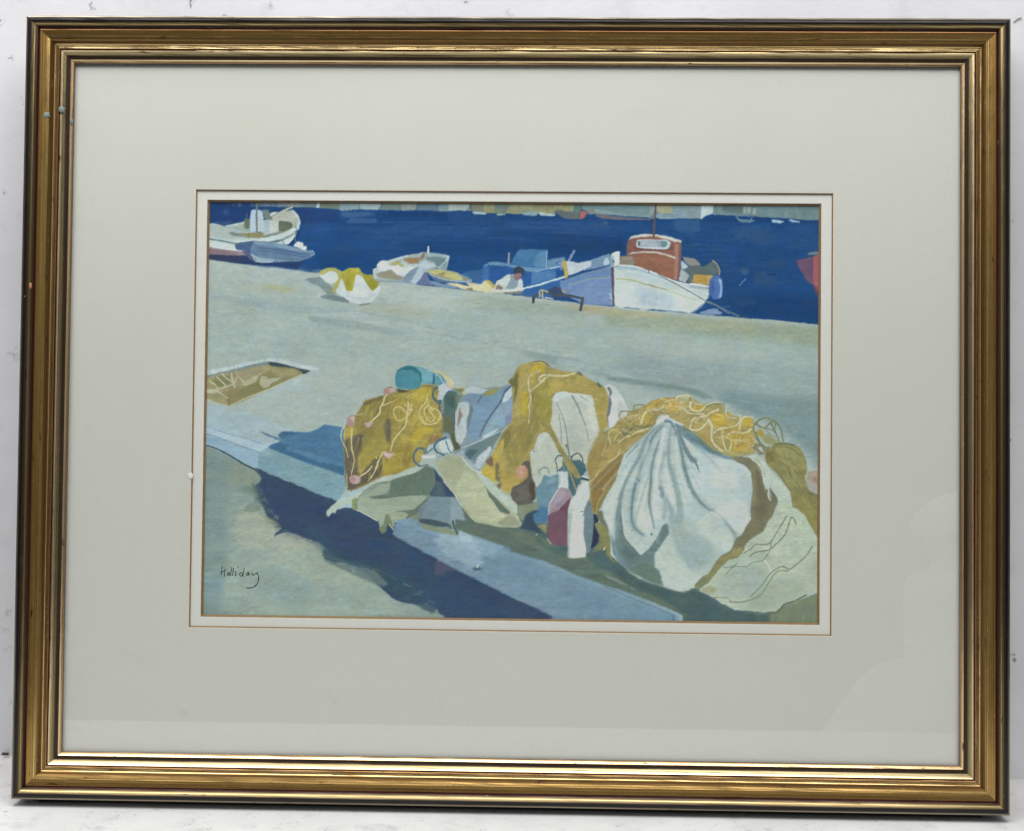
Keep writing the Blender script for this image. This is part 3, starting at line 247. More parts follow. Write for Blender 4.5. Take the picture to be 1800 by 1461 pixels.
# bottles
p((150,134,148),'1185,800 1190,700 1240,600 1290,500 1310,480 1400,480 1450,600 1420,680 1300,760'); p((120,84,98),'1185,800 1310,745 1400,740 1400,1155 1280,1155 1200,1110 1170,1030'); p((118,74,92),'1310,730 1380,660 1440,600 1420,700 1400,760 1310,760'); p((196,208,210),'1300,320 1400,320 1400,350 1410,500 1390,510 1340,490 1290,510 1320,430 1320,360'); p((164,154,166),'1250,620 1290,510 1390,510 1350,620 1260,700 1200,760',b=1,a=.6); s((206,196,200),1.4,'1290,520 1240,610 1195,690 1185,800'); p((190,200,206),'1295,315 1400,318 1405,340 1310,340')
p((186,196,190),'1430,640 1500,560 1560,440 1630,430 1648,560 1640,620 1590,740 1590,840 1580,1020 1610,1180 1600,1310 1400,1285 1400,1000 1405,760'); p((208,216,210),'1450,760 1560,760 1590,860 1580,1040 1600,1200 1600,1305 1450,1290 1430,1200 1450,900',b=1.5,a=.7); p((154,168,166),'1405,780 1450,780 1430,980 1420,1280 1398,1280',b=1,a=.8); p((194,208,206),'1500,570 1560,440 1630,430 1645,560 1560,740 1430,740 1440,640',b=1,a=.7); p((110,132,138),'1590,740 1640,620 1690,700 1690,1000 1660,1200 1620,1250 1610,1180 1580,1020',n=.04); s((52,82,86),4,'1560,390 1635,412'); s((210,216,214),2.4,'1570,372 1635,385'); s((90,106,104),1.4,'1550,765 1590,775 1575,810')
t('Z'); p((94,112,102),'800,912 860,922 905,940 910,968 860,951 800,930',b=1); t('L'); p((54,60,84),'1690,780 1750,820 1750,880 1700,920 1760,1040 1740,1120 1660,1190 1690,1000',b=.6); p((70,100,98),'1180,1160 1390,1160 1400,1300 1200,1240 1000,1060 1080,1040',b=3,a=.6); s((210,214,206),1.2,'1040,1035 1060,1020'); s((196,170,170),1.3,'1165,1070 1210,1125')
# yellow net right, left flank
t('M'); p((160,142,80),'200,1040 220,900 290,760 360,640 480,600 600,480 720,400 860,340 940,290 1080,250 1200,250 1400,270 1500,320 1700,340 1740,400 2000,560 2000,900 1700,880 1400,700 1180,500 1050,440 990,520 900,640 740,780 620,900 520,1200 400,1400 320,1560 270,1560 240,1414 230,1160',n=.08)
p((184,154,64),'870,360 950,290 1100,255 1200,270 1190,420 1060,380 940,400 860,450',b=1.5); p((140,114,58),'280,1180 420,1020 560,900 620,900 520,1200 400,1414 300,1560 270,1520 250,1300',b=2); p((166,146,82),'640,760 800,680 880,640 760,780 640,850',b=2); p((176,156,86),'1080,300 1180,280 1280,400 1400,450 1340,540 1150,470 1080,420',b=2,a=.8); p((194,160,36),'1580,480 1700,420 1760,520 1740,590 1600,560',b=1.5); p((150,140,70),'620,560 760,480 900,440 1000,440 900,560 760,600 660,660',b=2,a=.8)
p((160,140,70),'380,880 560,800 590,820 520,930 420,1000 340,1090',b=2,a=.9); p((164,132,66),'200,1060 240,880 360,760 440,780 380,880 300,1060 230,1200',b=3,a=.5)
dabs('220,1040 240,900 300,760 370,650 480,600 600,490 860,345 1080,255 1400,275 1700,345 1990,560 1990,880 1700,860 1400,690 1180,500 1050,440 990,520 900,640 740,780 620,900 520,1190 330,1540 280,1540 240,1300', ((190,168,92),(146,128,68),(172,152,82),(130,116,62),(200,178,104),(176,142,66)), 330, 15, 3.0, 130, .38, .7)
p((200,164,64),'1080,300 1200,270 1400,300 1480,380 1400,420 1250,400 1120,400',b=3,a=.7); p((196,158,60),'860,360 960,280 1080,262 1060,340 920,390',b=2,a=.7); p((192,158,70),'700,520 860,440 980,440 900,520 760,590',b=3,a=.6); p((186,160,88),'400,860 520,760 620,760 540,900 420,990',b=3,a=.5)
c=(204,192,142)
s(c,2.2,'800,560 830,470 900,400 1040,380 1090,300 1180,275'); s((206,190,120),4,'820,540 850,440 920,390 1060,370',w2=2); s(c,2,'1200,355 1280,365 1350,430 1480,450 1560,440 1640,390'); s(c,3.4,'1370,270 1380,360 1440,400 1500,390 1540,340'); s(c,1.8,'1370,240 1410,300 1500,335'); s((140,148,120),3,'1550,355 1620,320 1740,320 1745,350 1620,345',w2=2); s(c,2.6,'1680,385 1580,440 1590,500 1610,620 1600,690 1650,790 1730,830'); s(c,2.6,'1560,520 1440,600 1390,610 1380,560 1400,480 1540,450'); s(c,2.4,'1640,640 1740,590 1800,590'); s(c,2.4,'1745,620 1740,720 1780,850'); s(c,1.6,'650,480 700,460 720,450'); s((200,196,150),2.2,'1200,290 1230,240 1340,225 1390,250'); p((178,182,140),'1210,270 1330,225 1390,260 1380,320 1310,310 1220,320',b=1.5,a=.7)
s((150,140,80),2.6,'600,520 560,460 600,410 680,410 760,400'); s((140,136,90),2.6,'730,390 740,340 830,335 860,360'); s((140,130,80),2,'490,540 520,515 560,530 600,560'); s((102,116,100),3.2,'930,580 820,585 740,580 680,630 640,670 600,630',w2=3); s((206,190,130),1.8,'560,760 640,700 720,670 780,620'); s((196,182,110),2.4,'520,720 550,660 600,640',w2=1.4); s((190,180,110),2,'470,790 450,660 480,620 560,610'); s((186,170,96),1.6,'370,900 400,830 420,780'); s((196,176,100),2,'580,830 540,920 440,980'); s((194,170,80),2.4,'300,1140 370,1040 420,1000',w2=1); s((204,190,100),1.6,'680,700 740,650 860,620 930,580')
p((214,204,160),'740,640 830,600 920,590 860,630 780,645',b=1,a=.8)
# white flap behind
p((198,206,206),'400,120 450,100 520,120 580,200 640,320 670,390 640,470 560,500 500,580 460,590 430,500 450,300'); p((176,186,188),'560,260 670,390 640,470 580,500 540,400',b=2,a=.7); p((108,118,122),'420,135 460,130 485,170 490,210 460,240 485,310 470,400 440,480 450,580 425,500 440,380 450,240 460,200'); s((172,152,76),3,'410,170 440,260 410,480 440,580',a=.8); s((150,140,80),2.4,'600,520 565,460 600,408 680,408'); p((96,106,94),'300,95 330,85 375,130 350,135')
# white sack right
p((178,196,198),'1000,470 1060,430 1110,450 1180,500 1300,580 1560,740 1680,860 1800,920 2020,940 2060,1040 2050,1300 2010,1480 1990,1640 1900,1750 1760,1850 1700,2030 1500,2250 1330,2430 1240,2440 1060,2380 800,2290 620,2160 470,2030 420,1800 440,1600 380,1440 520,1200 620,900 740,790 900,650 980,560',n=.04)
p((196,208,208),'1300,650 1600,860 1750,930 2000,960 2040,1100 2040,1250 1980,1400 1900,1600 1700,1550 1500,1420 1380,1150 1300,900',b=6,a=.8); p((184,202,206),'1180,560 1500,760 1800,960 2000,1000 1800,1060 1500,900 1300,800',b=5,a=.6); p((152,178,190),'660,820 940,640 1000,640 860,760 700,920',b=3,a=.5)
p((112,138,152),'1190,540 1330,600 1460,720 1560,770 1600,830 1680,860 1800,900 1880,920 1760,930 1680,910 1560,840 1420,740 1320,640 1250,600',b=1); p((150,180,190),'1320,660 1560,850 1700,920 1650,960 1450,840',b=4,a=.6)
t('R')
p((178,194,190),'535,570 600,440 660,340 760,200 860,110 960,120 1060,330 1200,560 1400,600 1395,670 1300,810 1180,960 1020,1080 880,1050 700,980 600,800 540,640',b=3,a=.8)
p((188,202,200),'980,180 1120,240 1340,330 1390,430 1400,560 1340,560 1200,590 1100,530 1040,420',b=5,a=.9); p((176,196,204),'1040,260 1200,330 1380,480 1400,560 1330,540 1150,420',b=9,a=.5)
p((192,203,197),'1180,600 1260,550 1340,540 1400,570 1412,620 1395,670 1350,740 1310,730 1240,650',b=2,a=.9); p((156,178,186),'1375,400 1400,450 1412,600 1395,670 1385,600 1390,520',b=3,a=.9)
p((104,128,128),'640,490 655,520 640,600 650,690 665,770 690,790 755,868 800,830 850,760 885,690 915,680 922,740 875,810 835,870 840,930 870,970 890,1052 800,1020 700,975 630,915 600,800 605,640 620,540',b=.8,n=.05)
p((110,138,150),'575,740 600,790 620,880 690,925 680,935 630,920 590,860',b=1); p((98,120,106),'720,930 800,920 850,960 885,1050 800,1020 720,975',b=3,a=.8); p((84,108,110),'640,790 700,830 760,880 700,900 640,860',b=4,a=.6)
p((188,200,194),'530,600 560,560 600,470 640,440 620,540 608,640 600,782 585,740 548,660',b=.5); p((176,192,188),'655,500 700,440 720,450 705,560 700,640 715,700 765,752 800,748 830,715 850,760 800,830 755,866 690,790 668,765 650,680 643,600',b=.6)
p((190,202,196),'712,610 740,520 760,430 800,380 815,460 806,560 815,640 832,705 800,740 765,745 725,700',b=1); p((194,204,200),'822,560 845,470 870,480 885,560 888,640 850,700 834,700',b=1)
for k in range(30):
    u = (k+.5)/30; an = math.radians(168-u*128); L_ = (430, 640, 700, 640, 470)[int(u*4.99)]*(.75+.25*((k*7)%5)/4)
    x1, y1 = 895+math.cos(an)*L_*1.05, 95+math.sin(an)*L_
    mx, my = 895+math.cos(an)*L_*.5+(k%3-1)*9, 95+math.sin(an)*L_*.42
    if u < .2 or (u > .52 and x1 > 1330): continue
    OPS.append(('s', ((142,164,168),(202,211,206),(160,180,180),(192,203,198),(130,154,160))[k%5], pts('%d,%d %d,%d %d,%d' % (900+(k-15), 100+abs(k-15), mx, my, x1, y1)), 1.0, 2.4+(k%3), .42, .9))
p((156,176,174),'930,720 1000,640 1120,720 1240,850 1180,950 1060,1000 960,900',b=9,a=.6); p((166,184,180),'1150,380 1300,420 1360,520 1240,560 1120,500',b=10,a=.5)
p((206,212,204),'1180,330 1300,360 1340,460 1260,520 1160,440',b=7,a=.45); p((166,184,188),'1300,330 1400,420 1410,600 1350,560 1330,430',b=5,a=.7); p((200,206,194),'650,420 690,400 660,520 640,600 620,560',b=3,a=.6); p((204,210,202),'905,400 960,420 975,520 940,600 900,520',b=4,a=.6); p((170,188,186),'1000,560 1100,600 1140,690 1060,700 1010,660',b=6,a=.6)
c=(108,136,144)
s((138,160,164),9,'865,110 800,165 770,230 745,300 690,390 655,470 630,560 612,680 603,770',w2=9,b=2.2,a=.6); s((116,142,150),2,'865,110 800,165 770,230 745,300 690,390 655,470 630,560 612,680',w2=5,b=.6,a=.8); s((134,158,162),10,'885,110 830,170 800,240 765,340 740,430 712,500 702,580 700,650 716,705 765,750',w2=11,b=2,a=.6); s(c,1.6,'885,110 830,170 800,240 765,340 740,430',w2=6,b=.5); s(c,5,'725,450 712,500 702,580 700,650 716,705 765,750',w2=3,b=.4); s((146,168,170),9,'868,180 835,280 818,360 812,450 804,560 820,650 834,710',w2=5,b=2,a=.6); s((116,142,148),1.2,'868,180 835,280 818,360 812,450',w2=5,b=.5); s((118,140,144),5,'812,450 804,560 820,650 834,710',w2=1.4,b=.4)
s((150,166,166),5,'900,260 870,360 860,420 880,500 895,570 888,650',w2=8,b=1.3,a=.9); s((118,136,150),4,'860,470 875,490 880,520',b=1,w2=8,a=.7); s((140,163,164),4,'928,120 918,240 922,330 948,430 972,520 985,620 970,680',w2=13,b=1); s((142,164,166),6,'905,540 930,600 935,660',b=1.5,w2=10)
s((138,162,168),12,'950,120 985,230 1008,350 1040,460 1095,550 1170,615',w2=8,b=2.4,a=.6); s((114,140,148),2,'945,112 985,230 1008,350 1040,460',w2=7,b=.6); s((120,144,150),7,'1040,460 1095,550 1160,608',w2=3,b=.7); s((142,160,160),2,'1190,640 1235,655 1290,730 1310,790',w2=6,b=1.4,a=.8); s((112,136,144),5,'965,110 995,200 1040,290 1070,320',w2=9,b=.5); s((112,136,144),6,'1065,310 1085,350 1096,385',w2=1)
s((136,158,164),3,'740,220 700,260 665,300',w2=1.5); s((142,160,162),2,'755,240 720,330 690,380',a=.8)
p((112,138,150),'950,95 1020,125 1080,190 1160,245 1240,285 1345,315 1250,306 1160,276 1060,222 990,165',b=1); p((148,176,186),'1010,160 1080,215 1180,280 1260,310 1180,300 1080,250',b=3,a=.7); s((110,136,146),5,'895,85 930,92 945,118',w2=4)
p((212,212,198),'845,95 860,70 905,42 925,60 900,72 875,85 850,105',b=.8); s((208,216,212),3,'950,88 1020,115 1120,185 1230,250',a=.9,w2=2,b=.5)
s((208,216,214),5,'890,130 870,250 850,380 850,460',b=1.4,a=.7); s((206,216,214),5,'800,220 770,340 745,420',b=1.4,a=.6); s((204,214,212),5,'960,180 975,320 1010,450 1050,540',b=1.6,a=.6); s((206,214,210),4,'900,360 915,450 935,560',b=1.2,a=.6); s((204,214,212),3,'700,330 650,430 610,530',b=1,a=.6)
s((210,218,208),1.4,'645,600 652,690 668,765 755,866',a=.9); s((90,110,104),3,'815,744 818,748')
p((150,172,172),'920,660 990,620 1010,720 1080,760 1190,840 1150,930 1060,960 1000,900 960,840 930,760',b=6,a=.85); p((180,192,184),'835,880 860,830 925,770 940,800 960,880 1000,900 1040,960 1080,1030 1020,1080 920,1068 888,1050 870,970 840,930',b=2.5,a=.9); p((186,198,190),'1070,650 1150,640 1290,740 1300,810 1240,840 1180,800 1100,740',b=5,a=.9); s((226,226,206),3.2,'1165,618 1200,640 1225,650',w2=1.6); s((120,144,150),3,'1180,605 1160,600',b=1,a=.6)
s((136,158,160),5,'1250,680 1300,740 1320,780',b=1.2,a=.8); s((160,180,180),4,'985,780 995,830',b=1)
p((92,112,104),'-10,770 200,850 330,895 430,880 560,1000 900,1150 1060,1240 1000,1215 700,1097 420,1003 200,908 -10,845',b=1,n=.05); p((72,96,98),'600,940 760,1020 1000,1090 1070,1070 1200,1160 1300,1200 1500,1215 1480,1240 1080,1240 900,1140 700,1060 620,1000',b=3,a=.85)
p((142,138,80),'1630,500 1700,480 1740,500 1810,540 1810,800 1775,745 1720,650 1640,585',n=.05)
t('N')
p((124,126,84),'230,730 350,640 420,640 460,700 420,780 420,690 330,690'); p((132,132,82),'290,390 350,370 420,440 470,560 470,740 540,850 460,780 400,640 260,680 350,620 340,500',b=.7); p((108,116,88),'300,250 380,240 390,330 430,400 460,520 400,420 350,370',b=1); s((222,222,200),2,'395,680 405,655')
t('M'); s((140,130,80),3,'520,1180 430,1320 350,1480',a=.9,w2=2); s((170,152,96),3,'420,1290 330,1430 310,1560',a=.6)
# nets right end
t('O'); p((168,150,84),'0,210 100,120 240,220 480,190 540,300 640,360 850,370 860,450 880,620 870,820 720,830 560,830 340,740 200,610 0,460',n=.08); p((196,160,34),'330,330 480,330 520,400 500,470 360,430 320,380',b=1.2); p((194,152,40),'110,240 240,230 260,260 200,290 120,290',b=1); p((196,166,50),'720,400 830,390 840,470 720,480',b=1.5); p((184,146,40),'600,600 730,580 760,740 640,790 600,720',b=1.5); p((206,166,40),'740,610 800,620 800,730 750,690',b=1); p((178,154,84),'130,420 300,440 330,540 240,590 160,550',b=3,a=.8); p((204,168,50),'540,300 620,350 560,360',b=1)
p((110,130,110),'0,470 0,520 100,560 220,680 330,770 480,800 600,860 720,920 760,880 720,840 560,830 340,740 200,610',b=.5); s((100,128,138),5,'60,590 200,680 340,780 480,810',b=1); p((160,160,96),'300,690 480,780 600,820 720,830 700,860 560,840 360,770',b=1)
c=(206,194,144); s(c,3.4,'430,275 320,330 310,400 350,470 350,580 350,640 400,720 480,780'); s(c,2.6,'300,430 200,520 100,520 90,490 130,390 280,350'); s((198,192,160),2.4,'0,255 80,320 180,330 260,330'); s(c,4,'90,190 100,270 180,300 230,280 290,230 400,190 500,210',w2=2.4); s((100,112,84),1.8,'90,125 130,180 160,210'); s(c,1.8,'105,130 150,200 230,215'); s((114,124,86),1.8,'280,245 360,210 480,210 495,235'); s(c,2.6,'380,555 460,510 600,490 680,440 700,350'); s(c,2.4,'490,520 480,620 520,760 530,780'); s(c,2.8,'550,580 620,550 760,560 830,510'); s(c,2.4,'575,560 590,700 560,780'); s(c,3,'690,520 700,450 740,370 850,372'); s((160,162,130),5,'490,210 520,340 580,420 660,470',w2=2); s((206,196,150),2,'530,240 525,330 560,370 640,380'); s((206,196,120),2,'780,560 850,620 860,700 780,740 730,740'); s((220,210,120),3,'830,460 848,468')
s((200,186,110),2,'620,500 650,600 630,760',a=.8); s((210,196,120),1.6,'540,450 600,500',a=.9)
s((124,134,96),3.2,'870,560 860,480 900,430 960,390 1050,390 1140,440 1190,520 1220,660'); s((120,130,88),3,'880,440 980,500 1080,430 1130,430 1110,520'); s((116,128,92),3,'1060,430 1120,540 1160,650',w2=3.4); p((176,150,60),'910,520 960,515 990,560 980,620 930,610 905,580'); s((122,130,88),3.4,'890,560 910,650 1000,760 1040,740',w2=4); p((146,144,90),'990,570 1060,580 1110,640 1110,700 1020,690 970,640',b=1.5,a=.8); s((128,142,130),3,'1000,520 1080,590 1180,620',a=.7)
p((202,164,56),'340,330 520,320 560,400 700,470 700,560 560,640 460,560 380,470',b=3,a=.65); p((196,158,58),'600,590 740,560 850,560 850,720 700,790 600,740',b=3,a=.7); p((204,170,62),'700,390 850,380 860,480 760,520',b=2,a=.6); p((176,142,66),'180,560 340,600 420,700 340,720 220,620',b=3,a=.6); s((206,194,144),3.4,'430,275 320,330 310,400 350,470 350,580 350,640 400,720 480,780'); s((206,194,144),3,'380,555 460,510 600,490 680,440 700,350'); s((206,194,144),2.6,'490,520 480,620 520,760'); s((206,194,144),3,'550,580 620,550 760,560 830,510'); s((206,194,144),3,'690,520 700,450 740,370 850,372')
p((152,150,96),'1000,590 1100,640 1240,690 1180,740 1060,720 980,680',b=3,a=.7); s((120,132,96),2.6,'900,600 960,700 1060,750 1150,720'); s((130,140,112),2.6,'1010,500 1120,560 1180,700'); p((158,156,100),'1260,760 1400,780 1470,900 1480,1020 1380,930 1280,860',b=3,a=.6); p((124,122,70),'1100,900 1200,960 1290,1100 1380,1280 1300,1200 1180,1050',b=4,a=.5)
_r = random.Random(5)
for k in range(46):
    u = k/45; cx_ = 1085+u*262; cy_ = 752-60*math.sin(min(1, u*1.5)*math.pi*.5)+max(0, u-.35)*165; cx_ += _r.uniform(-10, 10); cy_ += _r.uniform(-10, 16)
    a0 = _r.uniform(0, 6.28); r0 = _r.uniform(5, 15); q_ = []
    for m_ in range(6): q_.append((cx_+math.cos(a0+m_*.75)*r0*(1+.25*m_), cy_+math.sin(a0+m_*.75)*r0*.6+m_*_r.uniform(-1.5, 1.5)))
    if cx_ > 1322 or (cy_ > 745+abs(cx_-1165)*.62-6 and cx_ > 1100): continue
    OPS.append(('s', ((206,194,146),(146,132,76),(198,178,100),(122,118,82),(214,204,160))[k%5], q_, 1.3+(k%3)*.4, .8, .8, .2))
for k in range(26):
    u = k/25; cx_ = 1040+u*70+_r.uniform(-8, 8); cy_ = 850-u*115+_r.uniform(-14, 14)
    OPS.append(('s', ((176,150,80),(136,112,60),(190,172,104),(150,128,72))[k%4], [(cx_, cy_), (cx_+_r.uniform(2, 8), cy_-_r.uniform(6, 14)), (cx_+_r.uniform(8, 18), cy_-_r.uniform(14, 30))], 1.8, .8, .5, .5))
p((128,122,98),'860,690 930,690 1000,740 1000,820 930,830 870,760',b=1,a=.9); p((178,186,176),'910,730 960,730 990,800 950,790')
p((138,134,78),'1000,780 1120,700 1240,680 1400,720 1460,800 1500,900 1510,1040 1480,1100 1530,1250 1620,1300 1660,1300 1660,1600 1560,1700 1400,1500 1310,1300 1180,1100 1040,960 1000,880',n=.05); p((154,152,92),'1130,740 1300,720 1420,750 1480,880 1490,1020 1400,960 1300,860 1180,830 1120,800',b=2,a=.8); p((158,156,94),'1150,860 1300,900 1420,1060 1480,1260 1380,1220 1280,1040',b=4,a=.5); s((110,112,70),2.4,'1160,900 1270,970 1310,1060 1340,1130',a=.7); s((112,112,68),2.4,'1180,730 1320,750 1440,850',a=.6); s((108,118,84),3.4,'1120,700 1230,690 1350,710'); s((108,108,66),2.2,'1380,1150 1450,1260 1600,1320',a=.7); p((116,108,60),'1000,800 1110,770 1110,900 1030,930',b=1.5,a=.7); p((140,136,70),'1350,1300 1660,1320 1660,1660 1600,1700 1420,1500',b=5,a=.7)
p((166,152,134),'1520,1040 1560,1020 1650,1020 1660,1200 1560,1180 1500,1130'); p((164,160,154),'1500,1100 1560,1180 1640,1200 1640,1290 1540,1260 1500,1180',b=1); s((110,92,88),2.6,'1600,1110 1608,1135'); p((162,140,126),'1560,1100 1660,1080 1660,1190 1580,1170',b=2,a=.7)
dabs('1000,780 1120,700 1240,690 1400,730 1490,900 1500,1100 1600,1320 1650,1500 1560,1650 1400,1480 1310,1290 1180,1100 1040,960', ((156,154,96),(130,128,76),(146,146,84),(122,116,72),(164,160,106)), 200, 16, 3.4, 55, .4, .4)
# dark gap and right sack
p((124,124,96),'600,860 720,860 800,860 880,920 960,980 980,1180 1040,1260 1090,1440 1100,1560 1000,1700 940,1780 850,1800 820,1500 850,1240 830,1040 760,960 640,910',b=.5,n=.05); p((108,100,78),'880,1000 950,1010 960,1200 1030,1350 1040,1440 900,1440 900,1200',b=3,a=.7); p((140,142,112),'860,850 900,880 960,980 960,1100 920,1010 880,920',b=1)
p((182,196,180),'800,840 880,820 960,880 1080,1040 1220,1180 1300,1270 1320,1440 1300,1500 1160,1500 1140,1340 1080,1280 1040,1210 1010,1260 980,1160 950,1000 880,900'); p((168,180,158),'1050,1280 1140,1350 1160,1500 1110,1560 1060,1420 1030,1340',a=.0); s((206,212,192),1.6,'1040,1210 1040,1320 1080,1440',w2=2); p((112,114,84),'1045,1210 1100,1280 1150,1350 1160,1440 1110,1460 1080,1400 1070,1300',b=.5); s((206,214,196),1.4,'800,850 900,930 960,1000 980,1170'); s((150,160,140),2.5,'900,870 960,980 1000,1090',a=.5,b=1)
t('Q'); p((124,120,92),'830,0 1100,0 1060,150 990,240 950,350 820,430 740,500 700,600 640,670 540,690 440,780 300,960 200,1020 140,1010 140,980 240,880 300,860 380,720 440,650 560,580 620,440 690,400 740,300 820,180',b=.5,n=.05); p((134,134,84),'240,900 300,860 420,680 520,640 600,570 700,560 640,660 540,690 440,790 320,940 200,1020 160,1000',b=1.5); p((156,148,90),'580,560 700,540 700,600 640,660 560,640',b=2,a=.8); p((108,100,74),'860,0 1000,0 980,160 900,260 860,200',b=5,a=.6); p((110,124,96),'240,900 330,900 260,1000 200,1010 150,980',b=2,a=.7)
p((172,186,166),'1110,0 1250,0 1260,70 1330,100 1430,180 1500,340 1560,430 1640,530 1640,1050 1440,1100 1300,1160 1180,1210 1090,1290 960,1300 600,1275 440,1190 370,1140 180,1045 300,960 440,780 540,690 640,670 700,600 760,480 950,360 1000,240 1080,140',n=.04)
p((150,166,158),'560,800 900,740 1010,830 900,1000 700,1130 440,1080 380,960',b=7,a=.7); p((150,164,148),'900,960 1200,940 1500,960 1440,1080 1180,1200 950,1290 700,1270',b=8,a=.7); p((178,192,172),'1000,250 1200,140 1400,220 1480,400 1200,600 1000,640 960,500',b=7,a=.6); p((154,170,152),'1270,560 1340,500 1390,560 1330,640 1280,620',b=6,a=.6); p((150,150,108),'180,1045 300,1000 400,1010 380,1080 300,1090',b=3,a=.7); p((186,196,170),'1110,0 1250,20 1240,140 1130,120',b=3,a=.5); p((150,166,150),'1440,760 1600,700 1600,1000 1480,960',b=6,a=.4)
c=(128,138,118)
s(c,2.4,'1210,180 1120,330 1040,460 980,510 850,510 800,560 710,615',w2=1.6); s(c,2.6,'1320,270 1290,210 1260,200 1230,300 1180,410 1060,530 1000,575 860,600 780,650'); s(c,2,'1030,460 1020,560 960,670 920,705 820,720 740,770 600,770 500,860',w2=1.4); s(c,1.6,'630,730 570,775 480,780'); s((232,224,184),2.2,'950,700 1000,760 1018,840'); s(c,2.4,'1510,530 1440,640 1330,740 1240,800 1150,770 1030,840 980,900 900,1010 790,1120',w2=2); s(c,2,'1240,820 1120,820 1050,880 1000,960 940,1060 860,1130 680,1185 540,1180'); s(c,1.6,'360,1130 500,1130 560,1170'); s(c,2,'1180,770 1240,800'); s((120,126,104),2.6,'1300,225 1320,270')
s((178,188,168),1.4,'610,1060 635,1085'); p((196,206,184),'1265,70 1330,90 1420,180 1400,190 1300,110',b=1.5,a=.5); s((98,108,92),2.4,'1440,1100 1300,1170 1180,1215 1100,1300 960,1320',w2=3)
# ropes and floats of left net
t('I'); c=(204,190,128)
s((196,196,150),1.8,'300,840 265,880 260,980 310,1080 335,1185',w2=1.3); s(c,2.2,'380,860 375,1060 395,1150 405,1230 370,1380',w2=1.6); s(c,1.8,'300,990 290,940 300,880',a=.6); s(c,3.2,'790,460 750,500 735,560 700,620 690,690 640,740 580,790',w2=2.6); s(c,2,'720,600 800,570 890,530',w2=1); s(c,3,'1020,570 1005,680 985,820 920,900 850,990 815,1110',w2=2.4); s((196,178,104),2.4,'870,620 850,660 880,750 930,770 990,720 970,650 920,615 870,620'); s((190,174,104),2.6,'960,580 990,600 1010,550 1020,480 1080,470',w2=1.2,a=.9); s(c,2.2,'1060,590 1020,650 1060,640 1020,700'); s((200,184,110),2.6,'1230,480 1215,560 1160,620 1140,690 1180,790 1260,810 1350,780 1380,700 1340,650 1290,630 1250,650 1290,700 1310,750 1260,780 1210,720 1200,640 1240,590'); s((198,182,110),2.4,'1230,490 1250,590 1290,640 1270,680'); s((196,180,100),2,'1170,720 1190,780 1230,800'); s(c,2.2,'725,1130 680,1220 650,1300 600,1414',w2=1.6); s(c,1.8,'420,700 460,705 505,690',w2=1,a=.8)
c=(190,158,154)
p((176,136,128),'315,780 340,720 390,700 415,730 410,790 400,830 350,830 320,810'); p((204,176,170),'350,740 390,705 415,730 400,790 380,760',b=.5); p((176,134,124),'730,430 760,395 830,388 875,410 860,440 800,470 740,475'); p((202,172,164),'800,400 870,405 850,440 800,460',b=.5,a=.8); p(c,'515,795 560,790 620,780 590,840 545,850'); p(c,'735,1100 780,1130 850,1130 840,1165 800,1200 750,1170 730,1150'); p((206,182,180),'740,1105 800,1150 845,1140 820,1180 760,1165',b=.5,a=.7); s((80,70,56),1,'790,390 830,392')
t('J'); p(c,'350,380 390,350 450,360 485,400 460,450 400,460 355,430'); p((206,180,176),'370,370 440,360 470,400 440,440 390,440',b=1,a=.6); s((130,100,100),3,'395,400 410,405'); s((204,190,128),2.4,'600,255 560,310 470,370',w2=2.6); s((204,190,128),2,'725,100 680,200 650,290 570,415',w2=1.6); s((196,180,120),1.6,'320,340 325,440 325,500',a=.8); s((196,180,120),2,'290,600 310,540 330,590',a=.7); s((196,180,60),3,'655,155 660,162')
t('G'); p((176,136,128),'1770,640 1800,620 1830,640 1830,700 1780,700')
# signature is modelled on its own
# ---------------------------------------------------------------- rasteriser for the painted sheet
X0, Y0, X1, Y1, SS = 346, 346, 1454, 1108, 2
CW, CH = (X1-X0)*SS, (Y1-Y0)*SS
rng = np.random.default_rng(7)
def up(a, h, w):
    ys = np.linspace(0, a.shape[0]-1.001, h); xs = np.linspace(0, a.shape[1]-1.001, w)
    yi = ys.astype(int); xi = xs.astype(int); fy = (ys-yi)[:, None]; fx = (xs-xi)[None]
    fy = fy*fy*(3-2*fy); fx = fx*fx*(3-2*fx)
    A = a[yi][:, xi]; B = a[yi][:, xi+1]; C_ = a[yi+1][:, xi]; D = a[yi+1][:, xi+1]
    return (A*(1-fx)+B*fx)*(1-fy)+(C_*(1-fx)+D*fx)*fy
def noise(h, w, cy, cx):
    return up(rng.standard_normal((max(2, int(h/cy)+2), max(2, int(w/cx)+2))), h, w)
def blur(m, r):
    k = int(max(1, round(r*1.0)))
    for _ in range(3):
        for ax in (0, 1):
            pw = [(0, 0), (0, 0)]; pw[ax] = (k+1, k)
            c_ = np.cumsum(np.pad(m, pw, mode='edge'), axis=ax)
            n = m.shape[ax]
            m = ((c_[2*k+1:2*k+1+n] - c_[:n]) if ax == 0 else (c_[:, 2*k+1:2*k+1+n] - c_[:, :n]))/(2*k+1)
    return m
def smooth(q, closed):
    n = len(q); out = []
    if n < 3: return q
    for i in range(n if closed else n-1):
        g = (lambda j: q[j % n]) if closed else (lambda j: q[min(max(j, 0), n-1)])
        p0, p1, p2, p3 = g(i-1), g(i), g(i+1), g(i+2)
        for k in range(6):
            u = k/6; u2 = u*u; u3 = u2*u
            out.append(tuple(.5*((2*p1[d])+(-p0[d]+p2[d])*u+(2*p0[d]-5*p1[d]+4*p2[d]-p3[d])*u2+(-p0[d]+3*p1[d]-3*p2[d]+p3[d])*u3) for d in (0, 1)))
    if not closed: out.append(q[-1])
    return out
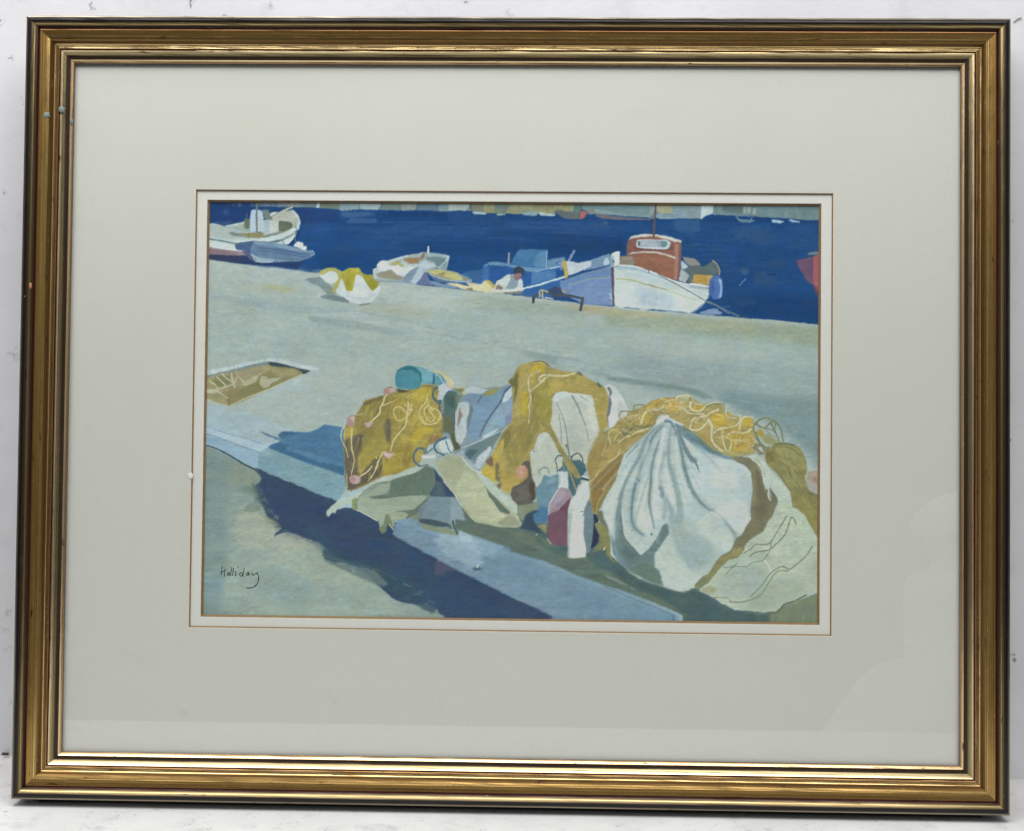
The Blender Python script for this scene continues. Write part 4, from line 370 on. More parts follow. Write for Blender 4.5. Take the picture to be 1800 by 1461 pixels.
def chaikin(q, r):
    for it in range(2):
        out = []; n = len(q)
        for i in range(n):
            a, b = q[i], q[(i+1) % n]
            L = math.hypot(b[0]-a[0], b[1]-a[1])+1e-9
            f = min(.25, r/L)
            out.append((a[0]+(b[0]-a[0])*f, a[1]+(b[1]-a[1])*f)); out.append((b[0]-(b[0]-a[0])*f, b[1]-(b[1]-a[1])*f))
        q = out; r *= .5
    return q
def fill(q, x0, y0, w, h):
    f = np.zeros((h, w+1), np.uint8)
    n = len(q)
    for i in range(n):
        (ax, ay), (bx, by) = q[i], q[(i+1) % n]
        if ay == by: continue
        if ay > by: ax, ay, bx, by = bx, by, ax, ay
        r = np.arange(max(0, math.ceil(ay-y0-.5)), min(h, math.ceil(by-y0-.5)))
        if len(r) == 0: continue
        xs = ax+(r+.5+y0-ay)*(bx-ax)/(by-ay)-x0
        np.bitwise_xor.at(f, (r, np.clip(np.ceil(xs-.5).astype(int), 0, w)), 1)
    return (np.cumsum(f, axis=1)[:, :w] & 1).astype(np.float32)
GN = noise(CH, CW, 5, 14)*.5+noise(CH, CW, 16, 44)*.5+noise(CH, CW, 2.5, 4)*.35
GV = noise(CH, CW, 12, 5)*.6+noise(CH, CW, 30, 20)*.5
EDGE = noise(CH, CW, 6, 6)
SAT = .86
def paint():
    img = np.zeros((CH, CW, 3), np.float32)
    for k, o in enumerate(OPS):
        c = np.array(o[1], np.float32); g_ = c @ np.array([.3, .59, .11], np.float32); c = g_+(c-g_)*(SAT if c[2] >= c[0]-4 else SAT-.09)
        if c[0] > c[2]+35 and c[0] > c[1]+8: c = c*np.array([.985, 1.0, 1.03], np.float32)
        q = [((x-X0)*SS, (y-Y0)*SS) for x, y in o[2]]
        if o[0] == 'p':
            b, a, n = o[3]*SS, o[4], o[5]
            if len(q) > 9 and b > 2: q = smooth(q, True)
            elif len(q) > 4: q = chaikin(q, 2.4)
            if b == 0: b = .5
            m_ = int(3*b+3)
            xa = max(0, int(min(x for x, y in q))-m_); xb = min(CW, int(max(x for x, y in q))+m_+1)
            ya = max(0, int(min(y for x, y in q))-m_); yb = min(CH, int(max(y for x, y in q))+m_+1)
            if xb <= xa or yb <= ya: continue
            m = fill(q, xa, ya, xb-xa, yb-ya)
            if b: 
                m = blur(m, b)
                m = np.clip(m+ .16*GN[ya:yb, xa:xb]*np.minimum(m, 1-m)*4, 0, 1)      # dry-brush edge
            if b > 3: m = np.clip((m-.5)*1.5+.5, 0, 1)
            m = m*a
        else:
            w1, w2, a, b = o[3]*SS/2, o[4]*SS/2, o[5], o[6]*SS
            q = smooth(q, False); m_ = int(max(w1, w2)+3*b+3)
            xa = max(0, int(min(x for x, y in q))-m_); xb = min(CW, int(max(x for x, y in q))+m_+1)
            ya = max(0, int(min(y for x, y in q))-m_); yb = min(CH, int(max(y for x, y in q))+m_+1)
            if xb <= xa or yb <= ya: continue
            n = .035
            m = np.zeros((yb-ya, xb-xa), np.float32)
            L = len(q)-1
            for i in range(L):
                (ax, ay), (bx, by) = q[i], q[i+1]
                wa = w1+(w2-w1)*i/L; wb = w1+(w2-w1)*(i+1)/L; pd = int(max(wa, wb)+3)
                sx0 = max(xa, int(min(ax, bx))-pd); sx1 = min(xb, int(max(ax, bx))+pd+1); sy0 = max(ya, int(min(ay, by))-pd); sy1 = min(yb, int(max(ay, by))+pd+1)
                if sx1 <= sx0 or sy1 <= sy0: continue
                Y, X = np.mgrid[sy0:sy1, sx0:sx1]; X = X+.5; Y = Y+.5
                dx, dy = bx-ax, by-ay; l2 = dx*dx+dy*dy+1e-9
                u = np.clip(((X-ax)*dx+(Y-ay)*dy)/l2, 0, 1)
                d = np.hypot(X-ax-u*dx, Y-ay-u*dy)-(wa+(wb-wa)*u)*(1+.14*EDGE[sy0:sy1, sx0:sx1])
                v = m[sy0-ya:sy1-ya, sx0-xa:sx1-xa]
                np.maximum(v, np.clip(.5-d/1.4, 0, 1), out=v)
            if b: m = blur(m, b)
            m = m*a
        G = GV if (k % 3 == 0 and m.size < 40000) else GN
        sh = (G[ya:yb, xa:xb]*n*.9)[..., None]
        hue = np.array([(rng.random()-.5)*.02, 0, (rng.random()-.5)*.02], np.float32)
        col = c*(1+sh+hue)
        img[ya:yb, xa:xb] += (col-img[ya:yb, xa:xb])*m[..., None]
    # overall: paper tooth, small pigment mottling
    mot = noise(CH, CW, 60, 90)*.014+noise(CH, CW, 3, 22)*.012+noise(CH, CW, 9, 9)*.010+rng.standard_normal((CH, CW))*.012
    img = img*(1+mot[..., None])
    img += (noise(CH, CW, 25, 40)*1.6)[..., None]*np.array([1, .3, -1.0])
    return np.clip(img, 0, 255)
def sample(img, px, py):
    px = np.clip(px, 368, 1439); py = np.clip(py, 363, 1082)
    x = np.clip((px-X0)*SS-.5, 1, CW-3); y = np.clip((py-Y0)*SS-.5, 1, CH-3)
    xi = x.astype(int); yi = y.astype(int)
    x = x+EDGE[yi, xi]*.5; y = y+EDGE[yi, (xi+37) % CW]*.5
    x = np.clip(x, 1, CW-3); y = np.clip(y, 1, CH-3); xi = x.astype(int); yi = y.astype(int); fx = (x-xi)[..., None]; fy = (y-yi)[..., None]
    im = img
    return (im[yi, xi]*(1-fx)+im[yi, xi+1]*fx)*(1-fy)+(im[yi+1, xi]*(1-fx)+im[yi+1, xi+1]*fx)*fy
# ================================================================ the place
H, W, T_ = .5424, .68, .026            # frame height, width, depth (metres)
LEAN = math.radians(5.0)
scn = bpy.context.scene
def lin(c):
    c = np.asarray(c, float)/255.
    return np.where(c <= .04045, c/12.92, ((c+.055)/1.055)**2.4)
def tag(o, label=None, cat=None, kind=None, group=None):
    if label: o['label'] = label
    if cat: o['category'] = cat
    if kind: o['kind'] = kind
    if group: o['group'] = group
def loc(x, y, z):                      # picture coordinates (right, up, out of the picture) -> frame coordinates
    return (x, -z-T_, y+H/2)
def mesh(name, vs, fs, mat, parent=None, mats=None, idx=None):
    me = bpy.data.meshes.new(name); me.from_pydata(vs, [], fs); me.update()
    for m in (mats or [mat]): me.materials.append(m)
    if idx: me.polygons.foreach_set('material_index', idx)
    o = bpy.data.objects.new(name, me); scn.collection.objects.link(o)
    if parent: o.parent = parent
    return o
class NT:
    def __init__(s, name):
        s.m = bpy.data.materials.new(name); s.m.use_nodes = True; s.t = s.m.node_tree; s.n = s.t.nodes; s.n.clear()
        s.out = s.n.new('ShaderNodeOutputMaterial'); s.p = s.n.new('ShaderNodeBsdfPrincipled'); s.l(s.p.outputs[0], s.out.inputs[0])
    def l(s, a, b): s.t.links.new(a, b)
    def new(s, t_, **k):
        n = s.n.new(t_)
        for a, v in k.items(): setattr(n, a, v)
        return n
    def set(s, **k):
        for a, v in k.items(): s.p.inputs[a.replace('_', ' ')].default_value = v
    def noise(s, scale, det=4, rough=.6, vec=None):
        n = s.new('ShaderNodeTexNoise'); n.inputs['Scale'].default_value = scale; n.inputs['Detail'].default_value = det; n.inputs['Roughness'].default_value = rough
        if vec is not None: s.l(vec, n.inputs['Vector'])
        return n
    def ramp(s, src, a, b, ca=(0, 0, 0, 1), cb=(1, 1, 1, 1)):
        r = s.new('ShaderNodeValToRGB'); e = r.color_ramp.elements; e[0].position = a; e[1].position = b; e[0].color = ca; e[1].color = cb
        s.l(src, r.inputs[0]); return r
    def mix(s, fac, a, b, mode='MIX'):
        m = s.new('ShaderNodeMix', data_type='RGBA', blend_type=mode)
        for v, i in ((fac, 0), (a, 6), (b, 7)):
            if hasattr(v, 'is_output'): s.l(v, m.inputs[i])
            else: m.inputs[i].default_value = v
        return m.outputs[2]
    def bump(s, h, st, d=.001):
        b = s.new('ShaderNodeBump'); b.inputs['Strength'].default_value = st; b.inputs['Distance'].default_value = d; s.l(h, b.inputs['Height']); s.l(b.outputs[0], s.p.inputs['Normal']); return b
    def obj(s, sc=(1, 1, 1)):
        c = s.new('ShaderNodeTexCoord'); m = s.new('ShaderNodeMapping'); m.inputs['Scale'].default_value = sc; s.l(c.outputs['Object'], m.inputs[0]); return m.outputs[0]

# ---- materials
def m_paint_white(name, base, marks, seed, scale=1.0, streak=(1, 1, 1)):
    t_ = NT(name); v = t_.obj()
    vs_ = t_.obj(streak)
    n1 = t_.noise(5*scale, 6, .62, v); n2 = t_.noise(55*scale, 5, .7, vs_); n3 = t_.noise(16*scale, 5, .6, vs_)
    c = t_.mix(t_.ramp(n1.outputs[0], .35, .68).outputs[0], (*base, 1), tuple(x*.87 for x in base)+(1,))
    c = t_.mix(t_.ramp(n3.outputs[0], .56, .74).outputs[0], c, (base[0]*.74, base[1]*.74, base[2]*.75, 1))
    vo = t_.new('ShaderNodeTexVoronoi'); vo.inputs['Scale'].default_value = marks; vo.inputs['Randomness'].default_value = 1
    mp = t_.new('ShaderNodeMapping'); mp.inputs['Location'].default_value = (seed, seed*.7, seed*.3); t_.l(vs_, mp.inputs[0])
    ad = t_.mix(.03, mp.outputs[0], n2.outputs['Color']); t_.l(ad, vo.inputs['Vector'])
    sp = t_.ramp(vo.outputs['Distance'], .07, .17, (1, 1, 1, 1), (0, 0, 0, 1))
    gate = t_.ramp(t_.noise(9*scale, 3, .5, mp.outputs[0]).outputs[0], .42, .54)
    k = t_.mix(1.0, sp.outputs[0], gate.outputs[0], 'MULTIPLY')
    c = t_.mix(k, c, (.13, .12, .125, 1))
    gr = t_.ramp(n2.outputs[0], .60, .73)
    g2 = t_.mix(1.0, gr.outputs[0], t_.ramp(n1.outputs[0], .5, .6).outputs[0], 'MULTIPLY')
    c = t_.mix(g2, c, (.36, .355, .37, 1))
    t_.l(c, t_.p.inputs['Base Color']); t_.set(Roughness=.62)
    hb = t_.mix(.5, n2.outputs[0], n3.outputs[0]); t_.bump(hb, .5, .0012)
    return t_.m
M_wall = m_paint_white('worn_white_wall', (.765, .76, .785), 46, 3.1, 1.3)
M_shelf = m_paint_white('worn_white_shelf', (.80, .80, .775), 120, 7.7, 3.2, (.7, 1, 1))

t_ = NT('gilt_and_lacquer_moulding')
a = t_.new('ShaderNodeVertexColor', layer_name='rail'); uv = t_.new('ShaderNodeUVMap', uv_map='rail_uv')
mp = t_.new('ShaderNodeMapping'); mp.inputs['Scale'].default_value = (5, 1300, 1); t_.l(uv.outputs[0], mp.inputs[0])
st = t_.noise(1, 5, .6, mp.outputs[0])
mp2 = t_.new('ShaderNodeMapping'); mp2.inputs['Scale'].default_value = (60, 240, 1); t_.l(uv.outputs[0], mp2.inputs[0])
wear = t_.noise(1, 6, .7, mp2.outputs[0])
c = t_.mix(t_.ramp(st.outputs[0], .38, .66).outputs[0], a.outputs[0], (.5, .42, .40, 1), 'MULTIPLY')
c = t_.mix(t_.ramp(wear.outputs[0], .33, .38, (1, 1, 1, 1), (0, 0, 0, 1)).outputs[0], c, (.05, .02, .012, 1))
hi = t_.mix(1.0, t_.ramp(wear.outputs[0], .66, .74).outputs[0], (.35, .35, .35, 1), 'MULTIPLY')
c = t_.mix(hi, c, (.55, .50, .38, 1))
t_.l(c, t_.p.inputs['Base Color']); t_.l(a.outputs[1], t_.p.inputs['Metallic'])
r_ = t_.ramp(wear.outputs[0], .3, .7, (.19, .19, .19, 1), (.29, .29, .29, 1)); t_.l(r_.outputs[0], t_.p.inputs['Roughness'])
t_.p.inputs['Specular IOR Level'].default_value = .3; t_.bump(t_.mix(.3, st.outputs[0], wear.outputs[0]), .14, .0004)
M_rail = t_.m

def m_card(name, base, stain):
    t_ = NT(name); v = t_.obj()
    n1 = t_.noise(4, 5, .6, v); n2 = t_.noise(420, 4, .7, v); n3 = t_.noise(26, 4, .6, t_.obj((.5, 1, 1)))
    c = t_.mix(t_.ramp(n1.outputs[0], .45, .75).outputs[0], (*base, 1), tuple(np.array(base)*np.array(stain))+(1,))
    c = t_.mix(t_.ramp(n2.outputs[0], .35, .7).outputs[0], c, tuple(x*.955 for x in base)+(1,))
    c = t_.mix(t_.ramp(n3.outputs[0], .62, .8).outputs[0], c, tuple(x*.93 for x in base)+(1,))
    vo = t_.new('ShaderNodeTexVoronoi'); vo.inputs['Scale'].default_value = 13; t_.l(v, vo.inputs['Vector'])
    c = t_.mix(t_.ramp(vo.outputs['Distance'], .018, .05, (.16, .16, .16, 1), (0, 0, 0, 1)).outputs[0], c, tuple(np.array(base)*np.array((.72, .68, .6)))+(1,))
    t_.l(c, t_.p.inputs['Base Color']); t_.set(Roughness=.85); t_.bump(n2.outputs[0], .25, .0004); return t_.m
M_mount = m_card('cream_mount_board', (.75, .738, .678), (.93, .93, .9))
M_slip = m_card('pale_mount_board', (.85, .84, .795), (.95, .95, .94))
def m_plain(name, col, rough=.6, metal=0):
    t_ = NT(name); n = t_.noise(300, 4, .6, t_.obj()); c = t_.mix(t_.ramp(n.outputs[0], .3, .7).outputs[0], (*col, 1), tuple(x*.8 for x in col)+(1,))
    t_.l(c, t_.p.inputs['Base Color']); t_.set(Roughness=rough, Metallic=metal); return t_.m
M_bevel = m_plain('gilt_bevel', (.36, .22, .10), .5, .15)
M_core = m_plain('bevel_core', (.93, .88, .76), .7)
M_back = m_plain('brown_backing', (.18, .12, .07), .9)
M_ink = m_plain('black_ink', (.012, .014, .016), .5)
M_spot = m_plain('grey_green_paint', (.20, .25, .23), .6)
M_wood = m_plain('bare_wood', (.50, .22, .12), .7)
M_black = m_plain('dull_black', (.02, .02, .022), .6)
M_chip = m_plain('white_chip', (.93, .92, .86), .7)

t_ = NT('picture_glass'); t_.n.remove(t_.p)
tr = t_.new('ShaderNodeBsdfTransparent'); tr.inputs[0].default_value = (.985, .992, .985, 1); gl = t_.new('ShaderNodeBsdfGlossy'); gl.inputs['Roughness'].default_value = .0
lw = t_.new('ShaderNodeLayerWeight'); lw.inputs[0].default_value = .5
pw = t_.new('ShaderNodeMath', operation='POWER'); pw.inputs[1].default_value = 5; t_.l(lw.outputs['Facing'], pw.inputs[0])
ma = t_.new('ShaderNodeMath', operation='MULTIPLY_ADD'); ma.inputs[1].default_value = .9; ma.inputs[2].default_value = .042; t_.l(pw.outputs[0], ma.inputs[0])
mx = t_.new('ShaderNodeMixShader'); t_.l(ma.outputs[0], mx.inputs[0]); t_.l(tr.outputs[0], mx.inputs[1]); t_.l(gl.outputs[0], mx.inputs[2]); t_.l(mx.outputs[0], t_.out.inputs[0])
M_glass = t_.m

t_ = NT('gouache_on_paper')
a = t_.new('ShaderNodeVertexColor', layer_name='pigment'); n = t_.noise(520, 4, .7, t_.obj()); n2 = t_.noise(120, 4, .6, t_.obj((1, 1, 3)))
c = t_.mix(t_.ramp(n.outputs[0], .3, .75).outputs[0], a.outputs[0], (.93, .93, .93, 1), 'MULTIPLY')
t_.l(c, t_.p.inputs['Base Color']); t_.set(Roughness=.75); t_.p.inputs['Specular IOR Level'].default_value = .1
t_.bump(t_.mix(.5, n.outputs[0], n2.outputs[0]), .3, .0003)
M_gouache = t_.m

# ---- the framed picture
pic = bpy.data.objects.new('framed_painting', None); scn.collection.objects.link(pic)
pic.rotation_euler = (-LEAN, 0, 0); pic.empty_display_size = .1
tag(pic, 'gilt framed gouache of fishing nets and boats on a quay, leaning against the white wall', 'framed painting')
BLK, BRN, RED, GLD, OLV, LIP, DK = (.016, .013, .012), (.085, .050, .030), (.10, .012, .008), (.56, .34, .085), (.40, .30, .12), (.66, .47, .24), (.055, .032, .018)
MAR = (.045, .009, .008); BLK = (.010, .0065, .0045)
PROF = [  # distance from the outer edge, height (mm), colour of the strip that starts here, metallic
 (0, -26, BLK, .0), (0, -4.4, (.10, .085, .06), .5), (.5, -2.2, (.20, .18, .13), .7), (.9, -1.3, (.34, .30, .22), .85), (1.9, -.85, BLK, .0), (2.4, -.5, BLK, .0), (3.2, -.1, BLK, .0), (4.2, 0, (.03, .026, .022), .3), (4.8, -.25, (.055, .042, .022), .6), (5.4, -.7, (.17, .13, .06), .9), (6.2, -1.4, (.42, .34, .17), .95), (6.8, -1.95, (.16, .115, .05), .8), (7.4, -2.5, (.05, .027, .012), .3),
 (8.1, -3.0, MAR, .1), (8.8, -4.3, (.02, .008, .007), .1), (9.2, -4.2, (.24, .12, .04), .6), (9.8, -4.1, (.47, .29, .085), .8), (11.6, -4.5, (.54, .35, .11), .8), (13.6, -5.1, (.30, .18, .05), .8), (13.9, -5.35, (.85, .64, .30), .9), (14.4, -5.5, (.42, .28, .09), .8), (15.5, -6.2, (.20, .115, .03), .7), (16.4, -7.2, (.13, .07, .018), .6), (17.6, -8.7, (.26, .15, .04), .7), (17.9, -9.0, (.85, .64, .30), .9), (18.3, -9.4, (.24, .13, .035), .7), (18.7, -9.6, (.88, .70, .34), .95), (19.6, -9.25, (.22, .12, .04), .8), (19.85, -9.35, (.88, .70, .36), .95),
 (20.9, -8.9, (.40, .22, .08), .8), (21.2, -9.2, (.09, .010, .007), .2), (21.6, -9.7, (.035, .009, .007), .1), (22.1, -9.3, (.60, .48, .24), .9), (22.4, -9.3, (.88, .74, .42), .95), (23.2, -10.0, (.42, .35, .19), .9), (24.0, -10.75, (.30, .25, .13), .85), (24.9, -11.5, (.16, .12, .06), .6), (25.4, -12.1, (.045, .03, .018), .2), (26.2, -12.4, (.06, .04, .025), .3), (27.4, -12.6, (.010, .007, .005), .1), (27.8, -12.6, (.88, .70, .40), .95), (28.6, -13.35, (.60, .42, .22), .85), (29.2, -13.8, (.36, .25, .13), .7), (29.8, -14.5, (.14, .09, .05), .2), (29.8, -15.4, BLK, 0)]
def rail(kind, label):
    a_, b_ = W/2, H/2
    L = W if kind in 'tb' else H
    N = 48; g = .00010
    r = random.Random(ord(kind)); vs, fs, cols, uvs = [], [], [], []
    wob = [[r.gauss(0, .000022) for _ in range(N+1)] for _ in range(len(PROF))]
    for i, (s_, h_, c_, m_) in enumerate(PROF):
        s_, h_ = s_/1000, h_/1000; e = L/2-s_-g
        for k in range(N+1):
            u = -e+2*e*k/N; hh = h_+(wob[i][k] if 2 < i < len(PROF)-2 else 0); ss = s_+(wob[i][N-k]*.8 if i > 2 else 0)
            x, y = {'t': (u, b_-ss), 'b': (-u, -b_+ss), 'l': (-a_+ss, u), 'r': (a_-ss, -u)}[kind]
            vs.append(loc(x, y, hh))
    for i in range(len(PROF)-1):
        for k in range(N):
            A = i*(N+1)+k
            fs.append((A, A+N+1, A+N+2, A+1) if kind in 'tb' else (A, A+N+1, A+N+2, A+1))
            e0 = L/2-PROF[i][0]/1000; e1 = L/2-PROF[i+1][0]/1000; o_ = {'t': 0, 'b': 3, 'l': 7, 'r': 11}[kind]
            for ii, kk in ((i, k), (i+1, k), (i+1, k+1), (i, k+1)):
                ee = L/2-PROF[ii][0]/1000; uvs.append((o_-ee+2*ee*kk/N, PROF[ii][0]/1000+.0005*ii)); cols.append((*PROF[i][2], PROF[i][3]))
    nb = len(fs)                                       # close the back and the mitred ends
    P = len(PROF)
    fs.append(tuple(i*(N+1) for i in range(P))); fs.append(tuple(i*(N+1)+N for i in range(P))[::-1])
    fs.append((0, N, (P-1)*(N+1)+N, (P-1)*(N+1)))
    o = mesh('frame_rail', vs, fs, M_rail, pic)
    nl = sum(len(f) for f in fs[nb:]); cols += [(*BRN, 0)]*nl; uvs += [(0, 0)]*nl
    ca = o.data.color_attributes.new('rail', 'FLOAT_COLOR', 'CORNER'); ca.data.foreach_set('color', np.array(cols, np.float32).ravel())
    u_ = o.data.uv_layers.new(name='rail_uv'); u_.data.foreach_set('uv', np.array(uvs, np.float32).ravel())
    o['label'] = label
    return o
rt = rail('t', 'top rail'); rb = rail('b', 'bottom rail'); rl = rail('l', 'left rail with grey green paint spots'); rr = rail('r', 'right rail')

def blob(name, x, y, z, rx, ry, th, mat, parent, label=None, seed=1, fn=loc):
    r = random.Random(seed); n = 18; vs = [fn(x, y, z+th)]; fs = []
    for j, (q, hh) in enumerate(((.6, .8), (1, .0), (1, -1.5))):
        for k in range(n):
            w = 1+.22*math.sin(k*2.1+seed)+.12*math.sin(k*3.7+seed*2)
            vs.append(fn(x+rx*q*w*math.cos(2*math.pi*k/n), y+ry*q*w*math.sin(2*math.pi*k/n), z+th*hh))
    for k in range(n):
        k2 = (k+1) % n; fs.append((0, 1+k, 1+k2)); fs.append((1+k, 1+n+k, 1+n+k2, 1+k2)); fs.append((1+n+k, 1+2*n+k, 1+2*n+k2, 1+n+k2))
    o = mesh(name, vs, fs, mat, parent)
    for p_ in o.data.polygons: p_.use_smooth = True
    if label: o['label'] = label
    return o
blob('paint_spot', -W/2+.0133, .2020, -.0054, .0032, .0023, .0006, M_spot, rl, seed=3)
blob('paint_spot', -W/2+.0233, .2068, -.0087, .0021, .0026, .0006, M_spot, rl, seed=5)
blob('paint_spot', -W/2+.0290, .1995, -.0129, .0008, .0020, .0004, M_spot, rl, seed=9)
blob('chip', -W/2+.0068, .082, -.0017, .0010, .0022, .0004, M_wood, rl, 'bare wood chip', seed=4)
blob('chip', -W/2+.0040, .0745, -.0002, .0006, .0012, .0002, M_wood, rl, seed=6)

def box(name, x0, x1, y0, y1, z0, z1, mat, parent=None, fn=loc):
    vs = [fn(x, y, z) for z in (z0, z1) for y in (y0, y1) for x in (x0, x1)]
    return mesh(name, vs, [(0, 2, 3, 1), (4, 5, 7, 6), (0, 1, 5, 4), (2, 6, 7, 3), (1, 3, 7, 5), (0, 4, 6, 2)], mat, parent)
X_, Y_ = W/2-.0268, H/2-.0268
gp = box('glass', -X_, X_, -Y_, Y_, -.0169, -.0156, M_glass, pic)
def mount(name, z, th, op, bev, mat, label):
    l_, r_2, b_, t_2 = op
    rings = [(( -X_, X_, -Y_, Y_), z-th), ((-X_, X_, -Y_, Y_), z), ((l_, r_2, b_, t_2), z), ((l_+.00035, r_2-.00035, b_+.00035, t_2-.00035), z-.00012), ((l_+bev, r_2-bev, b_+bev, t_2-bev), z-th)]
    vs, fs, idx = [], [], []
    for (a1, b1, c1, d1), zz in rings: vs += [loc(a1, c1, zz), loc(b1, c1, zz), loc(b1, d1, zz), loc(a1, d1, zz)]
    for i in range(5):
        j = (i+1) % 5
        for k in range(4):
            k2 = (k+1) % 4; fs.append((i*4+k, i*4+k2, j*4+k2, j*4+k)); idx.append({2: 2, 3: 1}.get(i, 0))
    o = mesh(name, vs, fs, None, pic, [mat, M_bevel, M_core], idx); o['label'] = label; return o
mount('mount', -.01705, .0014, (-.2239, .2236, -.1546, .1534), .0011, M_mount, 'wide outer cream mount with gilt bevel')
mount('mount', -.01850, .0018, (-.2161, .2157, -.1474, .1464), .0017, M_slip, 'narrow inner pale mount with gilt bevel')
box('backing_board', -X_, X_, -Y_, Y_, -.0255, -.0222, M_back, pic)

# ---- the painted sheet: one dense mesh whose vertices carry the pigment
SHEET_H = np.array([[2482.1085977903294, 50.95059317949467, 898.2243705537525], [7.212619243311343, -2483.7736460415554, 720.6460038106599], [-0.024406516229339464, 0.02759404623017795, 1.0]])
ILLK, ILLG, VEIL = .68, .10, .009
NX, NY = 1080, 730; SX, SY = .221, .1515; ZS = -.0206
gx = np.linspace(-SX, SX, NX); gy = np.linspace(-SY, SY, NY); GX, GY = np.meshgrid(gx, gy)
d_ = SHEET_H[2, 0]*GX+SHEET_H[2, 1]*GY+1
PX = (SHEET_H[0, 0]*GX+SHEET_H[0, 1]*GY+SHEET_H[0, 2])/d_; PY = (SHEET_H[1, 0]*GX+SHEET_H[1, 1]*GY+SHEET_H[1, 2])/d_
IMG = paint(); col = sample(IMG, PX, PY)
ILL = (ILLK*(1+ILLG*GY/SY))[..., None]
pig = np.clip((lin(col)-VEIL)/ILL, .004, .88)
me = bpy.data.meshes.new('painting'); nv = NX*NY; nf = (NX-1)*(NY-1)
co = np.stack([GX, np.full_like(GX, -ZS-T_), GY+H/2], -1).astype(np.float32)
me.vertices.add(nv); me.vertices.foreach_set('co', co.ravel())
ii = np.arange(nv).reshape(NY, NX); q = np.stack([ii[:-1, :-1], ii[:-1, 1:], ii[1:, 1:], ii[1:, :-1]], -1).reshape(-1, 4)
me.loops.add(nf*4); me.loops.foreach_set('vertex_index', q.ravel().astype(np.int32))
me.polygons.add(nf); me.polygons.foreach_set('loop_start', np.arange(0, nf*4, 4, dtype=np.int32))
me.update(calc_edges=True); me.validate()
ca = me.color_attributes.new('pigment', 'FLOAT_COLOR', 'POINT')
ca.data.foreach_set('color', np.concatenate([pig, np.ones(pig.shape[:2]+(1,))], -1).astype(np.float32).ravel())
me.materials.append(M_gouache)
sheet = bpy.data.objects.new('painting', me); scn.collection.objects.link(sheet); sheet.parent = pic
sheet['label'] = 'gouache of yellow fishing nets, white sacks and bottles on a sunlit quay with moored boats'
# signature: pen strokes, traced in tile H
t('H')
SIG = ['330,612 322,660 318,708', '362,645 356,690 356,730', '322,680 345,670 362,668', '410,682 395,684 386,702 390,716 402,706 410,684 410,704 414,718', '438,622 428,680 424,712 432,718', '460,630 450,680 446,712 454,718', '484,668 478,696 480,716 494,706', '504,612 508,624', '552,690 538,684 526,704 534,724 550,716 564,690', '580,628 568,680 562,726 572,722', '632,682 614,686 604,704 610,716 624,706 633,686 632,706 642,714', '672,682 667,702 678,713 700,702 722,684', '722,684 734,712 740,760 722,812 686,846 640,858 596,856']
Hi = np.linalg.inv(SHEET_H)
vs, fs = [], []
for k_, q_ in enumerate(SIG):
    P_ = smooth(pts(q_), False); w_ = .00030 if k_ < 12 else .00034
    L_ = []
    for x, y in P_:
        v = Hi @ np.array([x, y, 1]); L_.append((v[0]/v[2], v[1]/v[2]))
    b0 = len(vs)
    for i, (x, y) in enumerate(L_):
        x2, y2 = L_[min(i+1, len(L_)-1)]; x1, y1 = L_[max(i-1, 0)]; dx, dy = x2-x1, y2-y1; m_ = math.hypot(dx, dy)+1e-9
        ww = w_*(.9+.2*math.sin(i*.7+k_)); nx, ny = -dy/m_*ww, dx/m_*ww
        vs += [loc(x+nx, y+ny, ZS+.00004+k_*.000004), loc(x-nx, y-ny, ZS+.00004+k_*.000004)]
    for i in range(len(L_)-1): fs.append((b0+2*i, b0+2*i+1, b0+2*i+3, b0+2*i+2))
mesh('signature', vs, fs, M_ink, sheet)['label'] = 'handwritten black ink signature'

def free(name, fn, *a, **k):                           # small loose things under the glass, at the frame's lean
    o = fn(name, *a, **k); o.matrix_world = pic_m; return o
pic_m = Matrix.Rotation(-LEAN, 4, 'X')
o = blob('paper_flake', -.2240, -.0487, -.0169, .0019, .0023, .0001, M_chip, None, seed=12); o.matrix_world = pic_m.copy()
tag(o, 'tiny white paper flake caught under the glass on the left mount', 'flake')

# ---- setting
WY = .063; WR = math.radians(-1.0)
box('wall', -1.2, 1.2, -.2, 1.1, -.06, 0, M_wall, None, lambda x, y, z: (x, -z, y))
wall = bpy.data.objects['wall']; wall.location = (0, WY, 0); wall.rotation_euler = (0, 0, WR); tag(wall, 'scuffed white painted wall behind the frame', 'wall', 'structure')
box('shelf', -1.2, 1.2, -.352, .06+WY, -.035, -.003, M_shelf, None, lambda x, y, z: (x, y, z))
shelf = bpy.data.objects['shelf']; tag(shelf, 'worn white painted shelf under the frame', 'shelf', 'structure')

# ground beyond the shelf, and unseen pale shapes added behind the camera for the glass reflections
M_ground = m_plain('dark_ground', (.07, .07, .068), .9); M_stone = m_plain('pale_stone', (.88, .87, .84), .8); M_cloth = m_plain('pale_cloth', (.85, .85, .86), .9)
box('ground', -7, 7, -9, 1.2, -.75, -.70, M_ground, None, lambda x, y, z: (x, y, z)); tag(bpy.data.objects['ground'], 'dark ground below and in front of the shelf', 'ground', 'structure')
def lathe(name, prof, mat, parent, n=32):
    vs = [(r*math.cos(k*math.tau/n), r*math.sin(k*math.tau/n), z) for r, z in prof for k in range(n)]; fs = [(i*n+k, i*n+(k+1) % n, (i+1)*n+(k+1) % n, (i+1)*n+k) for i in range(len(prof)-1) for k in range(n)]
    fs.append(tuple((len(prof)-1)*n+k for k in range(n))); fs.append(tuple(range(n))[::-1]); o = mesh(name, vs, fs, mat, parent)
    for p_ in o.data.polygons: p_.use_smooth = len(p_.vertices) == 4
    return o
post = bpy.data.objects.new('reflection_post', None); scn.collection.objects.link(post); post.location = (1.03, -1.9, -.70)
